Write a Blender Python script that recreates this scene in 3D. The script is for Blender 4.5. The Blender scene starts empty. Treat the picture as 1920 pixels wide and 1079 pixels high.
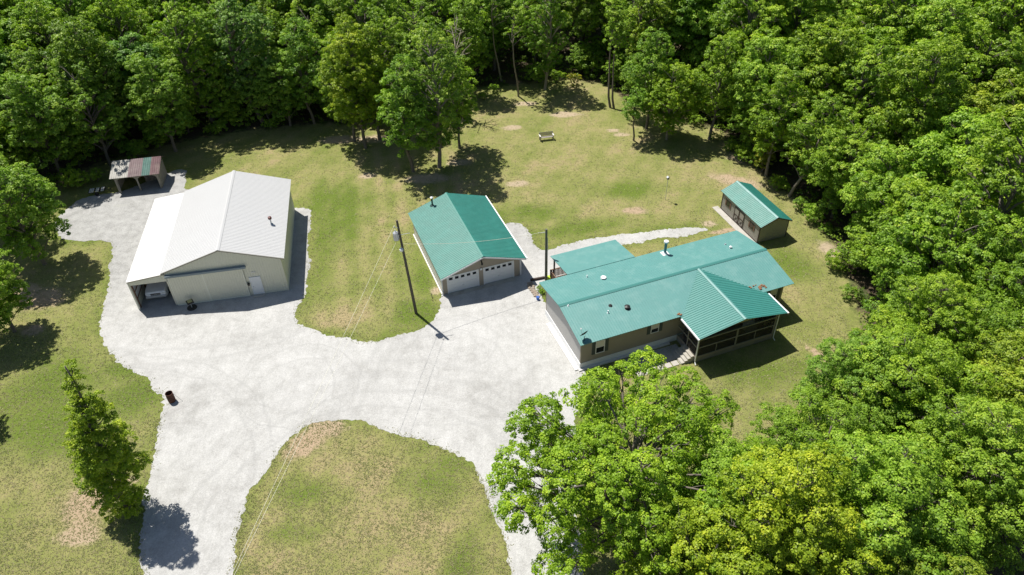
import bpy, bmesh, math, random
import numpy as np
from mathutils import Vector, Matrix
from mathutils.geometry import tessellate_polygon
R = math.radians
D = bpy.data; SC = bpy.context.scene; COL = SC.collection

# ------------------------------------------------------------------ camera, sky, sun
S = 1.12
CAM_H = 40 * S; FPX = 1387.36; PITCH = R(39.605); ROLL = -0.0302
cam = D.objects.new("camera", D.cameras.new("camera")); COL.objects.link(cam)
cam.data.sensor_width = 36; cam.data.lens = 36 * FPX / 1920
cam.data.clip_start = 0.5; cam.data.clip_end = 2000
cam.matrix_world = Matrix.Translation((0, 0, CAM_H)) @ Matrix.Rotation(math.pi/2 - PITCH, 4, 'X') @ Matrix.Rotation(ROLL, 4, 'Z')
SC.camera = cam
SUN_EL = R(63.6); SUN_AZ = R(135)            # the sun stands upper left of the picture
w = D.worlds.new("World"); SC.world = w; w.use_nodes = True
nt = w.node_tree; bg = nt.nodes["Background"]
sky = nt.nodes.new("ShaderNodeTexSky"); sky.sky_type = 'NISHITA'; sky.sun_disc = False
sky.sun_elevation = SUN_EL; sky.sun_rotation = R(90) - SUN_AZ
nt.links.new(sky.outputs[0], bg.inputs[0]); bg.inputs[1].default_value = 0.064
sd = D.lights.new("sun", 'SUN'); sd.energy = 5.0; sd.angle = R(0.5); sd.color = (1.0, 0.955, 0.88)
so = D.objects.new("sun", sd); COL.objects.link(so)
sunv = Vector((math.cos(SUN_AZ)*math.cos(SUN_EL), math.sin(SUN_AZ)*math.cos(SUN_EL), math.sin(SUN_EL)))
so.rotation_euler = sunv.to_track_quat('Z', 'Y').to_euler(); so.location = sunv * 120
SC.view_settings.view_transform = 'Standard'; SC.view_settings.look = 'None'
SC.view_settings.exposure = 0.42; SC.view_settings.gamma = 1
SC.cycles.max_bounces = 6; SC.cycles.diffuse_bounces = 3; SC.cycles.glossy_bounces = 2; SC.cycles.transmission_bounces = 4
SC.cycles.transparent_max_bounces = 4

_c, _s, _cr, _sr = math.cos(PITCH), math.sin(PITCH), math.cos(ROLL), math.sin(ROLL)
def gp(px, py, z=0.0):
    """survey helper: photo pixel -> point of the horizontal plane z"""
    a, b = px - 960, py - 539.5
    x, up = (a*_cr + b*_sr)/FPX, -(-a*_sr + b*_cr)/FPX
    d = (x, _c + up*_s, -_s + up*_c); t = (z - CAM_H)/d[2]
    return Vector((d[0]*t, d[1]*t, z))
def proj(x, y, z):
    Z = z - CAM_H; d = y*_c - Z*_s; up = y*_s + Z*_c
    u, v = x/d*FPX, -up/d*FPX
    return 960 + u*_cr - v*_sr, 539.5 + u*_sr + v*_cr

# ------------------------------------------------------------------ materials
def new_mat(name):
    m = D.materials.new(name); m.use_nodes = True
    return m, m.node_tree, m.node_tree.nodes["Principled BSDF"]
def N(t, typ, **k):
    n = t.nodes.new(typ)
    for a, b in k.items(): setattr(n, a, b)
    return n
def noise(t, scale, detail=4, rough=.55, coord='Object', dist=0, vec=None):
    n = N(t, "ShaderNodeTexNoise"); n.inputs["Scale"].default_value = scale
    n.inputs["Detail"].default_value = detail; n.inputs["Roughness"].default_value = rough
    n.inputs["Distortion"].default_value = dist
    if vec is None:
        tc = N(t, "ShaderNodeTexCoord"); vec = tc.outputs[coord]
    t.links.new(vec, n.inputs["Vector"]); return n.outputs["Fac"]
def ramp(t, fac, stops):
    r = N(t, "ShaderNodeValToRGB"); el = r.color_ramp.elements
    while len(el) < len(stops): el.new(.5)
    for e, (p, c) in zip(el, stops): e.position = p; e.color = (*c, 1) if len(c) == 3 else c
    t.links.new(fac, r.inputs[0]); return r.outputs[0]
def mix(t, fac, a, b, mode='MIX'):
    m = N(t, "ShaderNodeMix", data_type='RGBA', blend_type=mode)
    for i, s in ((0, fac), (6, a), (7, b)):
        if isinstance(s, (int, float)): m.inputs[i].default_value = s
        elif isinstance(s, tuple): m.inputs[i].default_value = (*s, 1)
        else: t.links.new(s, m.inputs[i])
    return m.outputs[2]
def math_(t, op, a, b=0.0, c=0.0):
    m = N(t, "ShaderNodeMath", operation=op)
    for i, s in enumerate((a, b, c)):
        if isinstance(s, (int, float)): m.inputs[i].default_value = s
        else: t.links.new(s, m.inputs[i])
    return m.outputs[0]
def bump(t, p, h, strength, dist=.02):
    b = N(t, "ShaderNodeBump"); b.inputs["Strength"].default_value = strength; b.inputs["Distance"].default_value = dist
    t.links.new(h, b.inputs["Height"]); t.links.new(b.outputs[0], p.inputs["Normal"])
def paint(name, col, rough=.5, metal=0, var=.12, scale=1.3, spec=.5, stain=None, fine=.05, coat=0, coat_rough=.5):
    m, t, p = new_mat(name)
    a = tuple(c*(1-var) for c in col); b = tuple(min(1, c*(1+var)) for c in col)
    c = mix(t, noise(t, scale, 5, .6), a, b)
    c = mix(t, fine*2, c, ramp(t, noise(t, 28, 3), [(.3, tuple(x*.55 for x in col)), (.7, tuple(min(1, x*1.4) for x in col))]))
    if stain:
        f = ramp(t, noise(t, .9, 6, .7), [(.48, (0,0,0)), (.70, (.7,.7,.7))]); c = mix(t, f, c, stain)
        f = ramp(t, noise(t, 5, 5, .75), [(.60, (0,0,0)), (.74, (.35,.35,.35))]); c = mix(t, f, c, tuple(x*.45 for x in col))
    t.links.new(c, p.inputs["Base Color"])
    rr = N(t, "ShaderNodeMapRange"); t.links.new(noise(t, 2.2, 4), rr.inputs[0])
    rr.inputs[3].default_value = max(.05, rough-.08); rr.inputs[4].default_value = min(1, rough+.1)
    t.links.new(rr.outputs[0], p.inputs["Roughness"])
    p.inputs["Coat Weight"].default_value = coat; p.inputs["Coat Roughness"].default_value = coat_rough
    p.inputs["Metallic"].default_value = metal; p.inputs["Specular IOR Level"].default_value = spec
    return m
M = {}
M['roof_green'] = paint("green_roof_paint", (.003, .155, .122), .60, var=.14, scale=.9, spec=.9, coat=.35, coat_rough=.55, stain=(.012, .19, .155))
M['roof_faded'] = paint("faded_green_roof_paint", (.050, .215, .198), .60, var=.09, scale=.7, spec=1.0, coat=.5, coat_rough=.55, stain=(.11, .27, .25))
M['ridge_dark'] = paint("ridge_flashing", (.035, .17, .155), .6, var=.06)
M['roof_white'] = paint("white_roof_paint", (.50, .503, .502), .4, var=.03, scale=.6, fine=.02)
M['beige_metal'] = paint("beige_wall_metal", (.68, .665, .55), .5, var=.06)
M['beige_trim'] = paint("beige_trim_metal", (.66, .64, .53), .5, var=.05)
M['track'] = paint("blue_grey_trim", (.20, .25, .28), .5, var=.1)
M['tan_siding'] = paint("tan_siding", (.36, .31, .245), .7, var=.06)
M['taupe_siding'] = paint("taupe_siding", (.30, .27, .215), .7, var=.08)
M['shed_siding'] = paint("shed_siding", (.30, .285, .245), .75, var=.12)
M['white'] = paint("white_paint", (.78, .79, .80), .45, var=.03, fine=.02)
M['offwhite'] = paint("light_wall_paint", (.66, .64, .60), .55, var=.05, fine=.02)
M['shutter'] = paint("shutter_paint", (.065, .085, .08), .55)
M['dark_brown'] = paint("dark_brown_wood", (.055, .035, .028), .7, var=.3)
M['wood'] = paint("weathered_wood", (.27, .25, .22), .85, var=.3, scale=3)
M['grey_wood'] = paint("grey_wood", (.25, .235, .20), .9, var=.3, scale=3)
M['brown_wood'] = paint("brown_wood", (.16, .095, .06), .85, var=.3, scale=3)
M['pole_wood'] = paint("dark_pole_wood", (.105, .09, .07), .9, var=.3, scale=4)
M['pole_light'] = paint("grey_green_pole_wood", (.13, .13, .10), .9, var=.3, scale=4)
M['black'] = paint("black_metal", (.014, .014, .014), .5, var=.2)
M['dark_metal'] = paint("dark_green_metal", (.02, .05, .045), .45, var=.2)
M['pipe_blue'] = paint("blue_grey_pipe", (.10, .22, .25), .4, metal=.3, var=.15)
M['galv'] = paint("grey_metal", (.48, .50, .52), .38, metal=.5, var=.1)
M['rust'] = paint("rusty_metal", (.085, .035, .022), .85, var=.45, scale=6, stain=(.17, .06, .03))
M['soot'] = paint("soot", (.006, .006, .006), .95)
M['red_cap'] = paint("dark_red_cap", (.10, .02, .018), .5)
M['concrete'] = paint("concrete", (.42, .40, .36), .9, var=.14, scale=2.5, stain=(.28, .25, .20))
M['stone'] = paint("field_stone", (.30, .25, .20), .9, var=.4, scale=4)
M['screen'] = paint("porch_screen", (.018, .016, .014), .8)
M['deck'] = paint("deck_boards", (.40, .30, .23), .85, var=.15, scale=3)
M['lime'] = paint("lime_plastic", (.45, .62, .03), .5)
M['blue'] = paint("blue_plastic", (.03, .12, .45), .5)
M['dirtbox'] = paint("yellow_pad", (.42, .40, .18), .8, var=.2, scale=8)
M['car'] = paint("silver_car_paint", (.86, .88, .92), .22, metal=.0, var=.02, fine=.005)
M['tyre'] = paint("tyre_rubber", (.015, .015, .015), .9)
M['interior'] = paint("bare_timber", (.20, .10, .05), .8, var=.25, scale=3)
M['leaf_litter'] = paint("dead_leaves", (.24, .12, .06), .95, var=.4, scale=8)
M['maroon'] = paint("maroon_sheet", (.115, .062, .068), .8, var=.55, stain=(.20, .16, .14), scale=2)
M['teal_sheet'] = paint("teal_sheet", (.06, .135, .115), .8, var=.5, stain=(.10, .19, .17), scale=2)
M['pale_sheet'] = paint("pale_sheet", (.36, .35, .32), .7, var=.45, stain=(.20, .19, .17), scale=2)
M['rose_sheet'] = paint("rose_sheet", (.16, .115, .12), .8, var=.5, stain=(.24, .20, .19), scale=2)
M['wire'] = paint("pale_wire", (.78, .76, .62), .6)
def glass_mat():
    m, t, p = new_mat("window_glass"); p.inputs["Base Color"].default_value = (.012, .016, .018, 1)
    p.inputs["Roughness"].default_value = .06; p.inputs["Specular IOR Level"].default_value = .7; return m
M['glass'] = glass_mat()
def headlight_mat():
    m, t, p = new_mat("headlight_lens"); p.inputs["Base Color"].default_value = (.7, .72, .74, 1); p.inputs["Roughness"].default_value = .1; return m
M['lens'] = headlight_mat()

def ground_mat():
    m, t, p = new_mat("lawn")
    geo = N(t, "ShaderNodeNewGeometry"); P = geo.outputs["Position"]
    at = lambda n: N(t, "ShaderNodeAttribute", attribute_name=n).outputs["Fac"]
    big = noise(t, .16, 6, .62, vec=P); med = noise(t, 1.1, 6, .68, vec=P); fin = noise(t, 5.5, 5, .78, vec=P); tiny = noise(t, 22, 2, .6, vec=P)
    # living grass against dry thatch
    f = math_(t, 'ADD', math_(t, 'MULTIPLY', big, .85), math_(t, 'MULTIPLY', med, .42))
    f = math_(t, 'ADD', f, math_(t, 'MULTIPLY', at('lush'), .40))
    f = math_(t, 'ADD', f, math_(t, 'MULTIPLY', math_(t, 'SUBTRACT', fin, .5), .75))
    c = ramp(t, f, [(.48, (.320, .265, .150)), (.58, (.268, .258, .108)), (.72, (.208, .226, .074)), (.96, (.122, .172, .030))])
    c = mix(t, .55, c, ramp(t, fin, [(.36, (.42, .46, .36)), (.50, (.97, .97, .95)), (.62, (1.45, 1.40, 1.30))]), 'MULTIPLY')
    c = mix(t, .40, c, ramp(t, tiny, [(.32, (.4, .42, .38)), (.66, (1.6, 1.55, 1.4))]), 'MULTIPLY')
    # bare soil
    dn = math_(t, 'ADD', at('dirt'), math_(t, 'MULTIPLY', math_(t, 'SUBTRACT', math_(t, 'ADD', math_(t,'MULTIPLY', med, .6), math_(t, 'MULTIPLY', fin, .5)), .55), 1.8))
    df = ramp(t, dn, [(.42, (0, 0, 0)), (.74, (1, 1, 1))])
    soil = mix(t, at('red'), mix(t, fin, (.33, .26, .17), (.50, .41, .29)), mix(t, fin, (.32, .235, .150), (.47, .36, .25)))
    c = mix(t, df, c, soil)
    # forest floor
    lf = ramp(t, math_(t, 'ADD', at('litter'), math_(t, 'MULTIPLY', math_(t, 'SUBTRACT', med, .5), 1.1)), [(.35, (0, 0, 0)), (.65, (1, 1, 1))])
    litter = ramp(t, fin, [(.3, (.035, .028, .017)), (.5, (.085, .066, .042)), (.68, (.17, .13, .09))])
    litter = mix(t, ramp(t, noise(t, .5, 5, .6, vec=P), [(.5, (0, 0, 0)), (.6, (.8, .8, .8))]), litter, mix(t, fin, (.02, .045, .008), (.07, .13, .02)))
    c = mix(t, lf, c, litter)
    t.links.new(c, p.inputs["Base Color"]); p.inputs["Roughness"].default_value = .95; p.inputs["Specular IOR Level"].default_value = .15
    h = math_(t, 'ADD', math_(t, 'MULTIPLY', fin, .6), math_(t, 'MULTIPLY', tiny, .4)); bump(t, p, h, .8, .10)
    return m
M['ground'] = ground_mat()
TRACKS = []
for _px, _py, _r, _sg, _am in ((690, 1010, 14.2, .28, .38), (690, 1010, 17.5, .5, .24), (860, 640, 4.2, .16, .32), (850, 690, 7.0, .22, .26), (420, 420, 22.0, .4, .35), (1500, 900, 36.0, .45, .28), (120, 940, 15.5, .2, .38), (560, 720, 5.5, .14, .4)):
    _c2 = gp(_px, _py); TRACKS.append((_c2.x, _c2.y, _r, _sg, _am))
def gravel_mat():
    m, t, p = new_mat("gravel")
    geo = N(t, "ShaderNodeNewGeometry"); P = geo.outputs["Position"]
    at = lambda n: N(t, "ShaderNodeAttribute", attribute_name=n).outputs["Fac"]
    vor = N(t, "ShaderNodeTexVoronoi"); vor.inputs["Scale"].default_value = 14; t.links.new(P, vor.inputs["Vector"])
    big = noise(t, .14, 6, .6, vec=P); med = noise(t, 1.0, 6, .7, vec=P); fin = noise(t, 9, 4, .7, vec=P)
    c = ramp(t, math_(t, 'ADD', math_(t, 'MULTIPLY', big, .5), math_(t, 'MULTIPLY', med, .5)), [(.36, (.326, .322, .308)), (.5, (.426, .424, .410)), (.62, (.482, .480, .467))])
    c = mix(t, .5, c, ramp(t, fin, [(.3, (.76, .76, .76)), (.5, (1, 1, 1)), (.7, (1.16, 1.16, 1.15))]), 'MULTIPLY')
    c = mix(t, .35, c, ramp(t, vor.outputs["Color"], [(.1, (.68, .68, .68)), (.8, (1.18, 1.18, 1.18))]), 'MULTIPLY')
    # wheel tracks drag the stones: long streaks
    mp = N(t, "ShaderNodeMapping"); t.links.new(P, mp.inputs[0]); mp.inputs[3].default_value = (3.2, .22, 1); mp.inputs[2].default_value = (0, 0, R(-12))
    st = noise(t, 1.0, 4, .6, vec=mp.outputs[0], dist=.6)
    c = mix(t, .5, c, ramp(t, st, [(.36, (.93, .93, .93)), (.52, (1, 1, 1)), (.62, (1.04, 1.04, 1.04))]), 'MULTIPLY')
    # tyre tracks sweeping round the loop and the turning place
    sep = N(t, "ShaderNodeSeparateXYZ"); t.links.new(P, sep.inputs[0])
    for cx, cy, r0, sg, am in TRACKS:
        dx = math_(t, 'SUBTRACT', sep.outputs[0], cx); dy = math_(t, 'SUBTRACT', sep.outputs[1], cy)
        rr_ = math_(t, 'SQRT', math_(t, 'ADD', math_(t, 'MULTIPLY', dx, dx), math_(t, 'MULTIPLY', dy, dy)))
        rr_ = math_(t, 'ADD', rr_, math_(t, 'MULTIPLY', big, 3.0))
        w1 = math_(t, 'ABSOLUTE', math_(t, 'SUBTRACT', math_(t, 'ABSOLUTE', math_(t, 'SUBTRACT', rr_, r0)), .82))
        f_ = math_(t, 'MULTIPLY', math_(t, 'SUBTRACT', 1.0, math_(t, 'MINIMUM', math_(t, 'DIVIDE', w1, sg), 1.0)), math_(t, 'MULTIPLY', ramp(t, med, [(.38, (.2, .2, .2)), (.6, (1, 1, 1))]), am))
        c = mix(t, f_, c, (.27, .27, .262))
    # the old grey gravel up by the barn, thin weeds and soil showing
    c = mix(t, math_(t, 'MULTIPLY', at('old'), .85), c, mix(t, ramp(t, math_(t, 'ADD', math_(t, 'MULTIPLY', med, .5), math_(t, 'MULTIPLY', fin, .5)), [(.4, (0, 0, 0)), (.6, (1, 1, 1))]), (.24, .24, .232), (.40, .40, .392)))
    wd = ramp(t, math_(t, 'ADD', at('weed'), math_(t, 'MULTIPLY', math_(t, 'SUBTRACT', math_(t, 'ADD', math_(t,'MULTIPLY', med,.5), math_(t,'MULTIPLY', fin,.5)), .5), 2.2)), [(.5, (0, 0, 0)), (.8, (1, 1, 1))])
    c = mix(t, wd, c, mix(t, med, (.34, .28, .18), (.16, .20, .06)))
    t.links.new(c, p.inputs["Base Color"]); p.inputs["Roughness"].default_value = .95; p.inputs["Specular IOR Level"].default_value = .1
    bump(t, p, math_(t, 'ADD', fin, vor.outputs["Distance"]), .4, .03)
    return m
M['gravel'] = gravel_mat()
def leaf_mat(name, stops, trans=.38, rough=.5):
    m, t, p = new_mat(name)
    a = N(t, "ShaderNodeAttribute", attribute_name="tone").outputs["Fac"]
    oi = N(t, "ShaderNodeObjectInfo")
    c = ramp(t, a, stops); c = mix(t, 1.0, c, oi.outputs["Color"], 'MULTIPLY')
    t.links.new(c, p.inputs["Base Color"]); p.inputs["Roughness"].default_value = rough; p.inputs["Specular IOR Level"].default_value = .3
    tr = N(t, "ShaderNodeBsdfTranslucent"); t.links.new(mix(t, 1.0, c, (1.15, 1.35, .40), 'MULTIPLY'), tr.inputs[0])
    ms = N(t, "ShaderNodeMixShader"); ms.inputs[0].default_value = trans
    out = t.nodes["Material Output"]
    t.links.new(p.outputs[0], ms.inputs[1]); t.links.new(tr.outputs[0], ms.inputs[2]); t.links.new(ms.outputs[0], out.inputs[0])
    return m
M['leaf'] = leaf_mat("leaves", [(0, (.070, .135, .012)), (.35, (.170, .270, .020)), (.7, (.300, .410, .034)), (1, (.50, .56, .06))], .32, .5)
M['grass'] = leaf_mat("grass_blades", [(0, (.11, .16, .03)), (.4, (.17, .20, .06)), (.75, (.25, .24, .11)), (1, (.36, .31, .18))], .3)
def bark_mat():
    m, t, p = new_mat("bark")
    c = mix(t, noise(t, 5, 6, .7), (.07, .058, .045), (.23, .20, .165)); oi = N(t, "ShaderNodeObjectInfo")
    t.links.new(mix(t, 1.0, c, oi.outputs["Color"], 'MULTIPLY'), p.inputs["Base Color"]); p.inputs["Roughness"].default_value = .95
    bump(t, p, noise(t, 12, 4), .6, .03); return m
M['bark'] = bark_mat()

# ------------------------------------------------------------------ mesh helpers
class MB:
    def __init__(s): s.v = []; s.f = []
    def box(s, x0, x1, y0, y1, z0, z1):
        n = len(s.v)
        s.v += [(x0,y0,z0),(x1,y0,z0),(x1,y1,z0),(x0,y1,z0),(x0,y0,z1),(x1,y0,z1),(x1,y1,z1),(x0,y1,z1)]
        s.f += [tuple(n+i for i in q) for q in ((0,3,2,1),(4,5,6,7),(0,1,5,4),(1,2,6,5),(2,3,7,6),(3,0,4,7))]
        return s
    def bar(s, a, b, wd, ht, up=(0,0,1)):
        """rectangular bar from a to b"""
        a, b, up = Vector(a), Vector(b), Vector(up); d = (b-a).normalized()
        x = d.cross(up)
        if x.length < 1e-4: x = d.cross(Vector((1,0,0)))
        x.normalize(); y = x.cross(d).normalized(); n = len(s.v)
        for q in (a, b):
            for i, j in ((-1,-1),(1,-1),(1,1),(-1,1)): s.v.append(tuple(q + x*(i*wd/2) + y*(j*ht/2)))
        s.f += [tuple(n+i for i in q) for q in ((0,1,2,3),(7,6,5,4),(0,4,5,1),(1,5,6,2),(2,6,7,3),(3,7,4,0))]
        return s
    def tube(s, pts, rad, n=8, cap=True):
        pts = [Vector(p) for p in pts]; rad = rad if isinstance(rad, (list, tuple)) else [rad]*len(pts)
        base = len(s.v); pd = None
        for i, p in enumerate(pts):
            d = (pts[min(i+1, len(pts)-1)] - pts[max(i-1, 0)]).normalized()
            x = d.cross(Vector((0, 1, 0)))
            if x.length < .1: x = d.cross(Vector((1, 0, 0)))
            x.normalize(); y = d.cross(x)
            for k in range(n):
                a = 2*math.pi*k/n; s.v.append(tuple(p + x*(rad[i]*math.cos(a)) + y*(rad[i]*math.sin(a))))
        for i in range(len(pts)-1):
            for k in range(n):
                k2 = (k+1) % n
                s.f.append((base+i*n+k, base+i*n+k2, base+(i+1)*n+k2, base+(i+1)*n+k))
        if cap:
            s.f.append(tuple(base+k for k in reversed(range(n)))); e = base+(len(pts)-1)*n; s.f.append(tuple(e+k for k in range(n)))
        return s
    def poly(s, pts, off):
        """planar polygon given thickness along off"""
        n = len(s.v); k = len(pts); off = Vector(off)
        s.v += [tuple(p) for p in pts] + [tuple(Vector(p)+off) for p in pts]
        s.f.append(tuple(range(n+k-1, n-1, -1))); s.f.append(tuple(range(n+k, n+2*k)))
        for i in range(k): j = (i+1) % k; s.f.append((n+i, n+j, n+k+j, n+k+i))
        return s
    def sheet(s, P, A, B, a0, a1, f0, f1, pitch=.23, rib=.024, rw=.05, t=.05):
        """ribbed metal sheet: ribs run along B and repeat along A, from f0(a) to f1(a)"""
        P, A, B = Vector(P), Vector(A).normalized(), Vector(B).normalized(); Nn = A.cross(B).normalized()
        if not callable(f0): c0 = f0; f0 = lambda a: c0
        if not callable(f1): c1 = f1; f1 = lambda a: c1
        st = [(a0, 0)]; a = a0 + pitch*.5
        while a + rw*.5 < a1 - .01:
            st += [(a - rw*.7, 0), (a - rw*.3, rib), (a + rw*.3, rib), (a + rw*.7, 0)]; a += pitch
        st = [q for q in st if q[0] < a1 - 1e-3] + [(a1, 0)]
        n = len(s.v)
        for a, h in st:
            p = P + A*a
            s.v += [tuple(p+B*f0(a)+Nn*h), tuple(p+B*f1(a)+Nn*h), tuple(p+B*f1(a)-Nn*t), tuple(p+B*f0(a)-Nn*t)]
        for i in range(len(st)-1):
            q = n+4*i; r = q+4
            s.f += [(q, r, r+1, q+1), (q+1, r+1, r+2, q+2), (q+2, r+2, r+3, q+3), (q+3, r+3, r, q)]
        s.f += [(n, n+1, n+2, n+3)]; e = n+4*(len(st)-1); s.f += [(e+3, e+2, e+1, e)]
        return s
    def build(s, name, mat, parent=None, smooth=False, bevel=0, loc=None):
        me = D.meshes.new(name); me.from_pydata([tuple(q) for q in s.v], [], s.f)
        bm = bmesh.new(); bm.from_mesh(me); bmesh.ops.recalc_face_normals(bm, faces=bm.faces[:])
        bm.to_mesh(me); bm.free()
        me.materials.append(M[mat] if isinstance(mat, str) else mat)
        if smooth: me.shade_smooth()
        o = D.objects.new(name, me); COL.objects.link(o)
        if parent: o.parent = parent
        if loc is not None: o.location = loc
        if bevel:
            b = o.modifiers.new("bevel", 'BEVEL'); b.width = bevel; b.segments = 2; b.limit_method = 'ANGLE'
        return o
def _each(s, name, mat, parent=None, **k):
    """one object per connected piece of the mesh"""
    par = list(range(len(s.v)))
    def find(i):
        while par[i] != i: par[i] = par[par[i]]; i = par[i]
        return i
    for f in s.f:
        a = find(f[0])
        for q in f[1:]: par[find(q)] = a
    groups = {}
    for f in s.f: groups.setdefault(find(f[0]), []).append(f)
    out = []
    for fs in groups.values():
        ids = sorted({i for f in fs for i in f}); mp = {q: i for i, q in enumerate(ids)}
        m = MB(); m.v = [s.v[i] for i in ids]; m.f = [tuple(mp[i] for i in f) for f in fs]; out.append(m.build(name, mat, parent, **k))
    return out
MB.each = _each
def thing(name, label, cat, loc=(0,0,0), rz=0, group=None):
    o = D.objects.new(name, None); COL.objects.link(o); o.location = loc; o.rotation_euler = (0, 0, rz)
    o.empty_display_size = .3
    return tag(o, label, cat, group)
def tag(o, label, cat, group=None):
    o['label'] = label; o['category'] = cat
    if group: o['group'] = group
    return o
def kind(o, k, label=None, cat=None):
    o['kind'] = k
    if label: o['label'] = label
    if cat: o['category'] = cat
    return o

# ------------------------------------------------------------------ ground
CLEAR = [(-300,1500),(-300,560),(-90,430),(30,385),(120,348),(200,312),(300,283),(400,262),(480,250),(600,240),(700,236),(830,232),
 (880,200),(900,172),(960,168),(1060,152),(1130,165),(1160,195),(1235,215),(1335,250),(1400,320),(1470,372),(1530,440),(1565,520),
 (1590,600),(1600,680),(1600,760),(1580,860),(1540,960),(1480,1040),(1400,1150),(1300,1300),(1200,1500)]
CLW = np.array([gp(*p)[:2] for p in CLEAR])
def inside(poly, X, Y):
    r = np.zeros(np.shape(X), bool); n = len(poly)
    for i in range(n):
        x0, y0 = poly[i]; x1, y1 = poly[(i+1) % n]
        if y0 == y1: continue
        c = ((y0 > Y) != (y1 > Y)) & (X < (x1-x0)*(Y-y0)/(y1-y0)+x0); r ^= c
    return r
def edist(poly, X, Y, close=True):
    d = np.full(np.shape(X), 1e9); n = len(poly)
    for i in range(n if close else n-1):
        x0, y0 = poly[i]; x1, y1 = poly[(i+1) % n]; dx, dy = x1-x0, y1-y0
        t = np.clip(((X-x0)*dx+(Y-y0)*dy)/(dx*dx+dy*dy+1e-9), 0, 1)
        d = np.minimum(d, np.hypot(X-x0-t*dx, Y-y0-t*dy))
    return d
def blob(X, Y, px, py, rx, ry, rot=0):
    c = gp(px, py); dx, dy = X-c.x, Y-c.y; a = R(rot)
    u, v = (dx*math.cos(a)+dy*math.sin(a))/rx, (-dx*math.sin(a)+dy*math.cos(a))/ry
    return np.clip(1.25 - np.sqrt(u*u+v*v), 0, 1)
GRAVEL = [(268,1250),(268,1079),(264,1026),(262,965),(268,917),(287,880),(295,835),(305,774),(307,734),(285,736),(283,723),(277,711),(244,697),
 (222,679),(203,656),(189,640),(187,618),(192,590),(197,569),(204,541),(206,506),(213,470),(211,455),(197,452),(169,453),(123,452),(100,440),
 (105,415),(120,395),(140,378),(165,368),(200,364),(225,360),(290,335),(318,325),(335,317),(354,321),(349,335),(347,352),(420,385),(545,389),(556,386),
 (582,393),(583,408),(578,471),(576,525),(571,549),(558,572),(552,595),(556,611),(581,616),(617,630),(641,632),(667,639),(706,641),(732,633),
 (763,625),(791,616),(809,603),(820,585),(824,572),(822,559),(828,552),(880,530),(930,470),(935,432),(953,420),(974,419),(979,427),(991,440),
 (998,459),(1012,468),(1026,469),(1040,466),(1061,460),(1078,456),(1113,447),(1146,441),(1188,437),(1226,434),(1265,428),(1306,426.5),
 (1333,428),(1335,436),(1276,443),(1232,449),(1188,455),(1158,460),(1130,480),(1100,500),(1060,520),(1022,530),(1010,540),(1018,560),
 (1080,640),(1093,690),(1085,720),(1078,745),(1082,790),(1088,860),(1090,930),(1092,1000),(1095,1079),(1100,1250),(962,1250),(957,1079),
 (952,1026),(929,967),(922,928),(908,899),(887,875),(858,852),(819,835),(787,825),(751,813),(730,806),(695,801),(674,794),(642,791),(612,791),
 (586,794),(568,800),(550,819),(532,834),(509,869),(488,899),(467,934),(452,967),(444,996),(438,1041),(433,1079),(430,1250)]
GRW = np.array([gp(*p)[:2] for p in GRAVEL])
def axis(lo, a, b, hi, step):
    m = list(np.arange(a, b+step/2, step))
    l = [a - x for x in (8, 20, 45, 100, 220, 500) if a-x > lo][::-1]; h = [b + x for x in (8, 20, 45, 100, 220, 500) if b+x < hi]
    return np.array([lo]+l+m+h+[hi])
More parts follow.
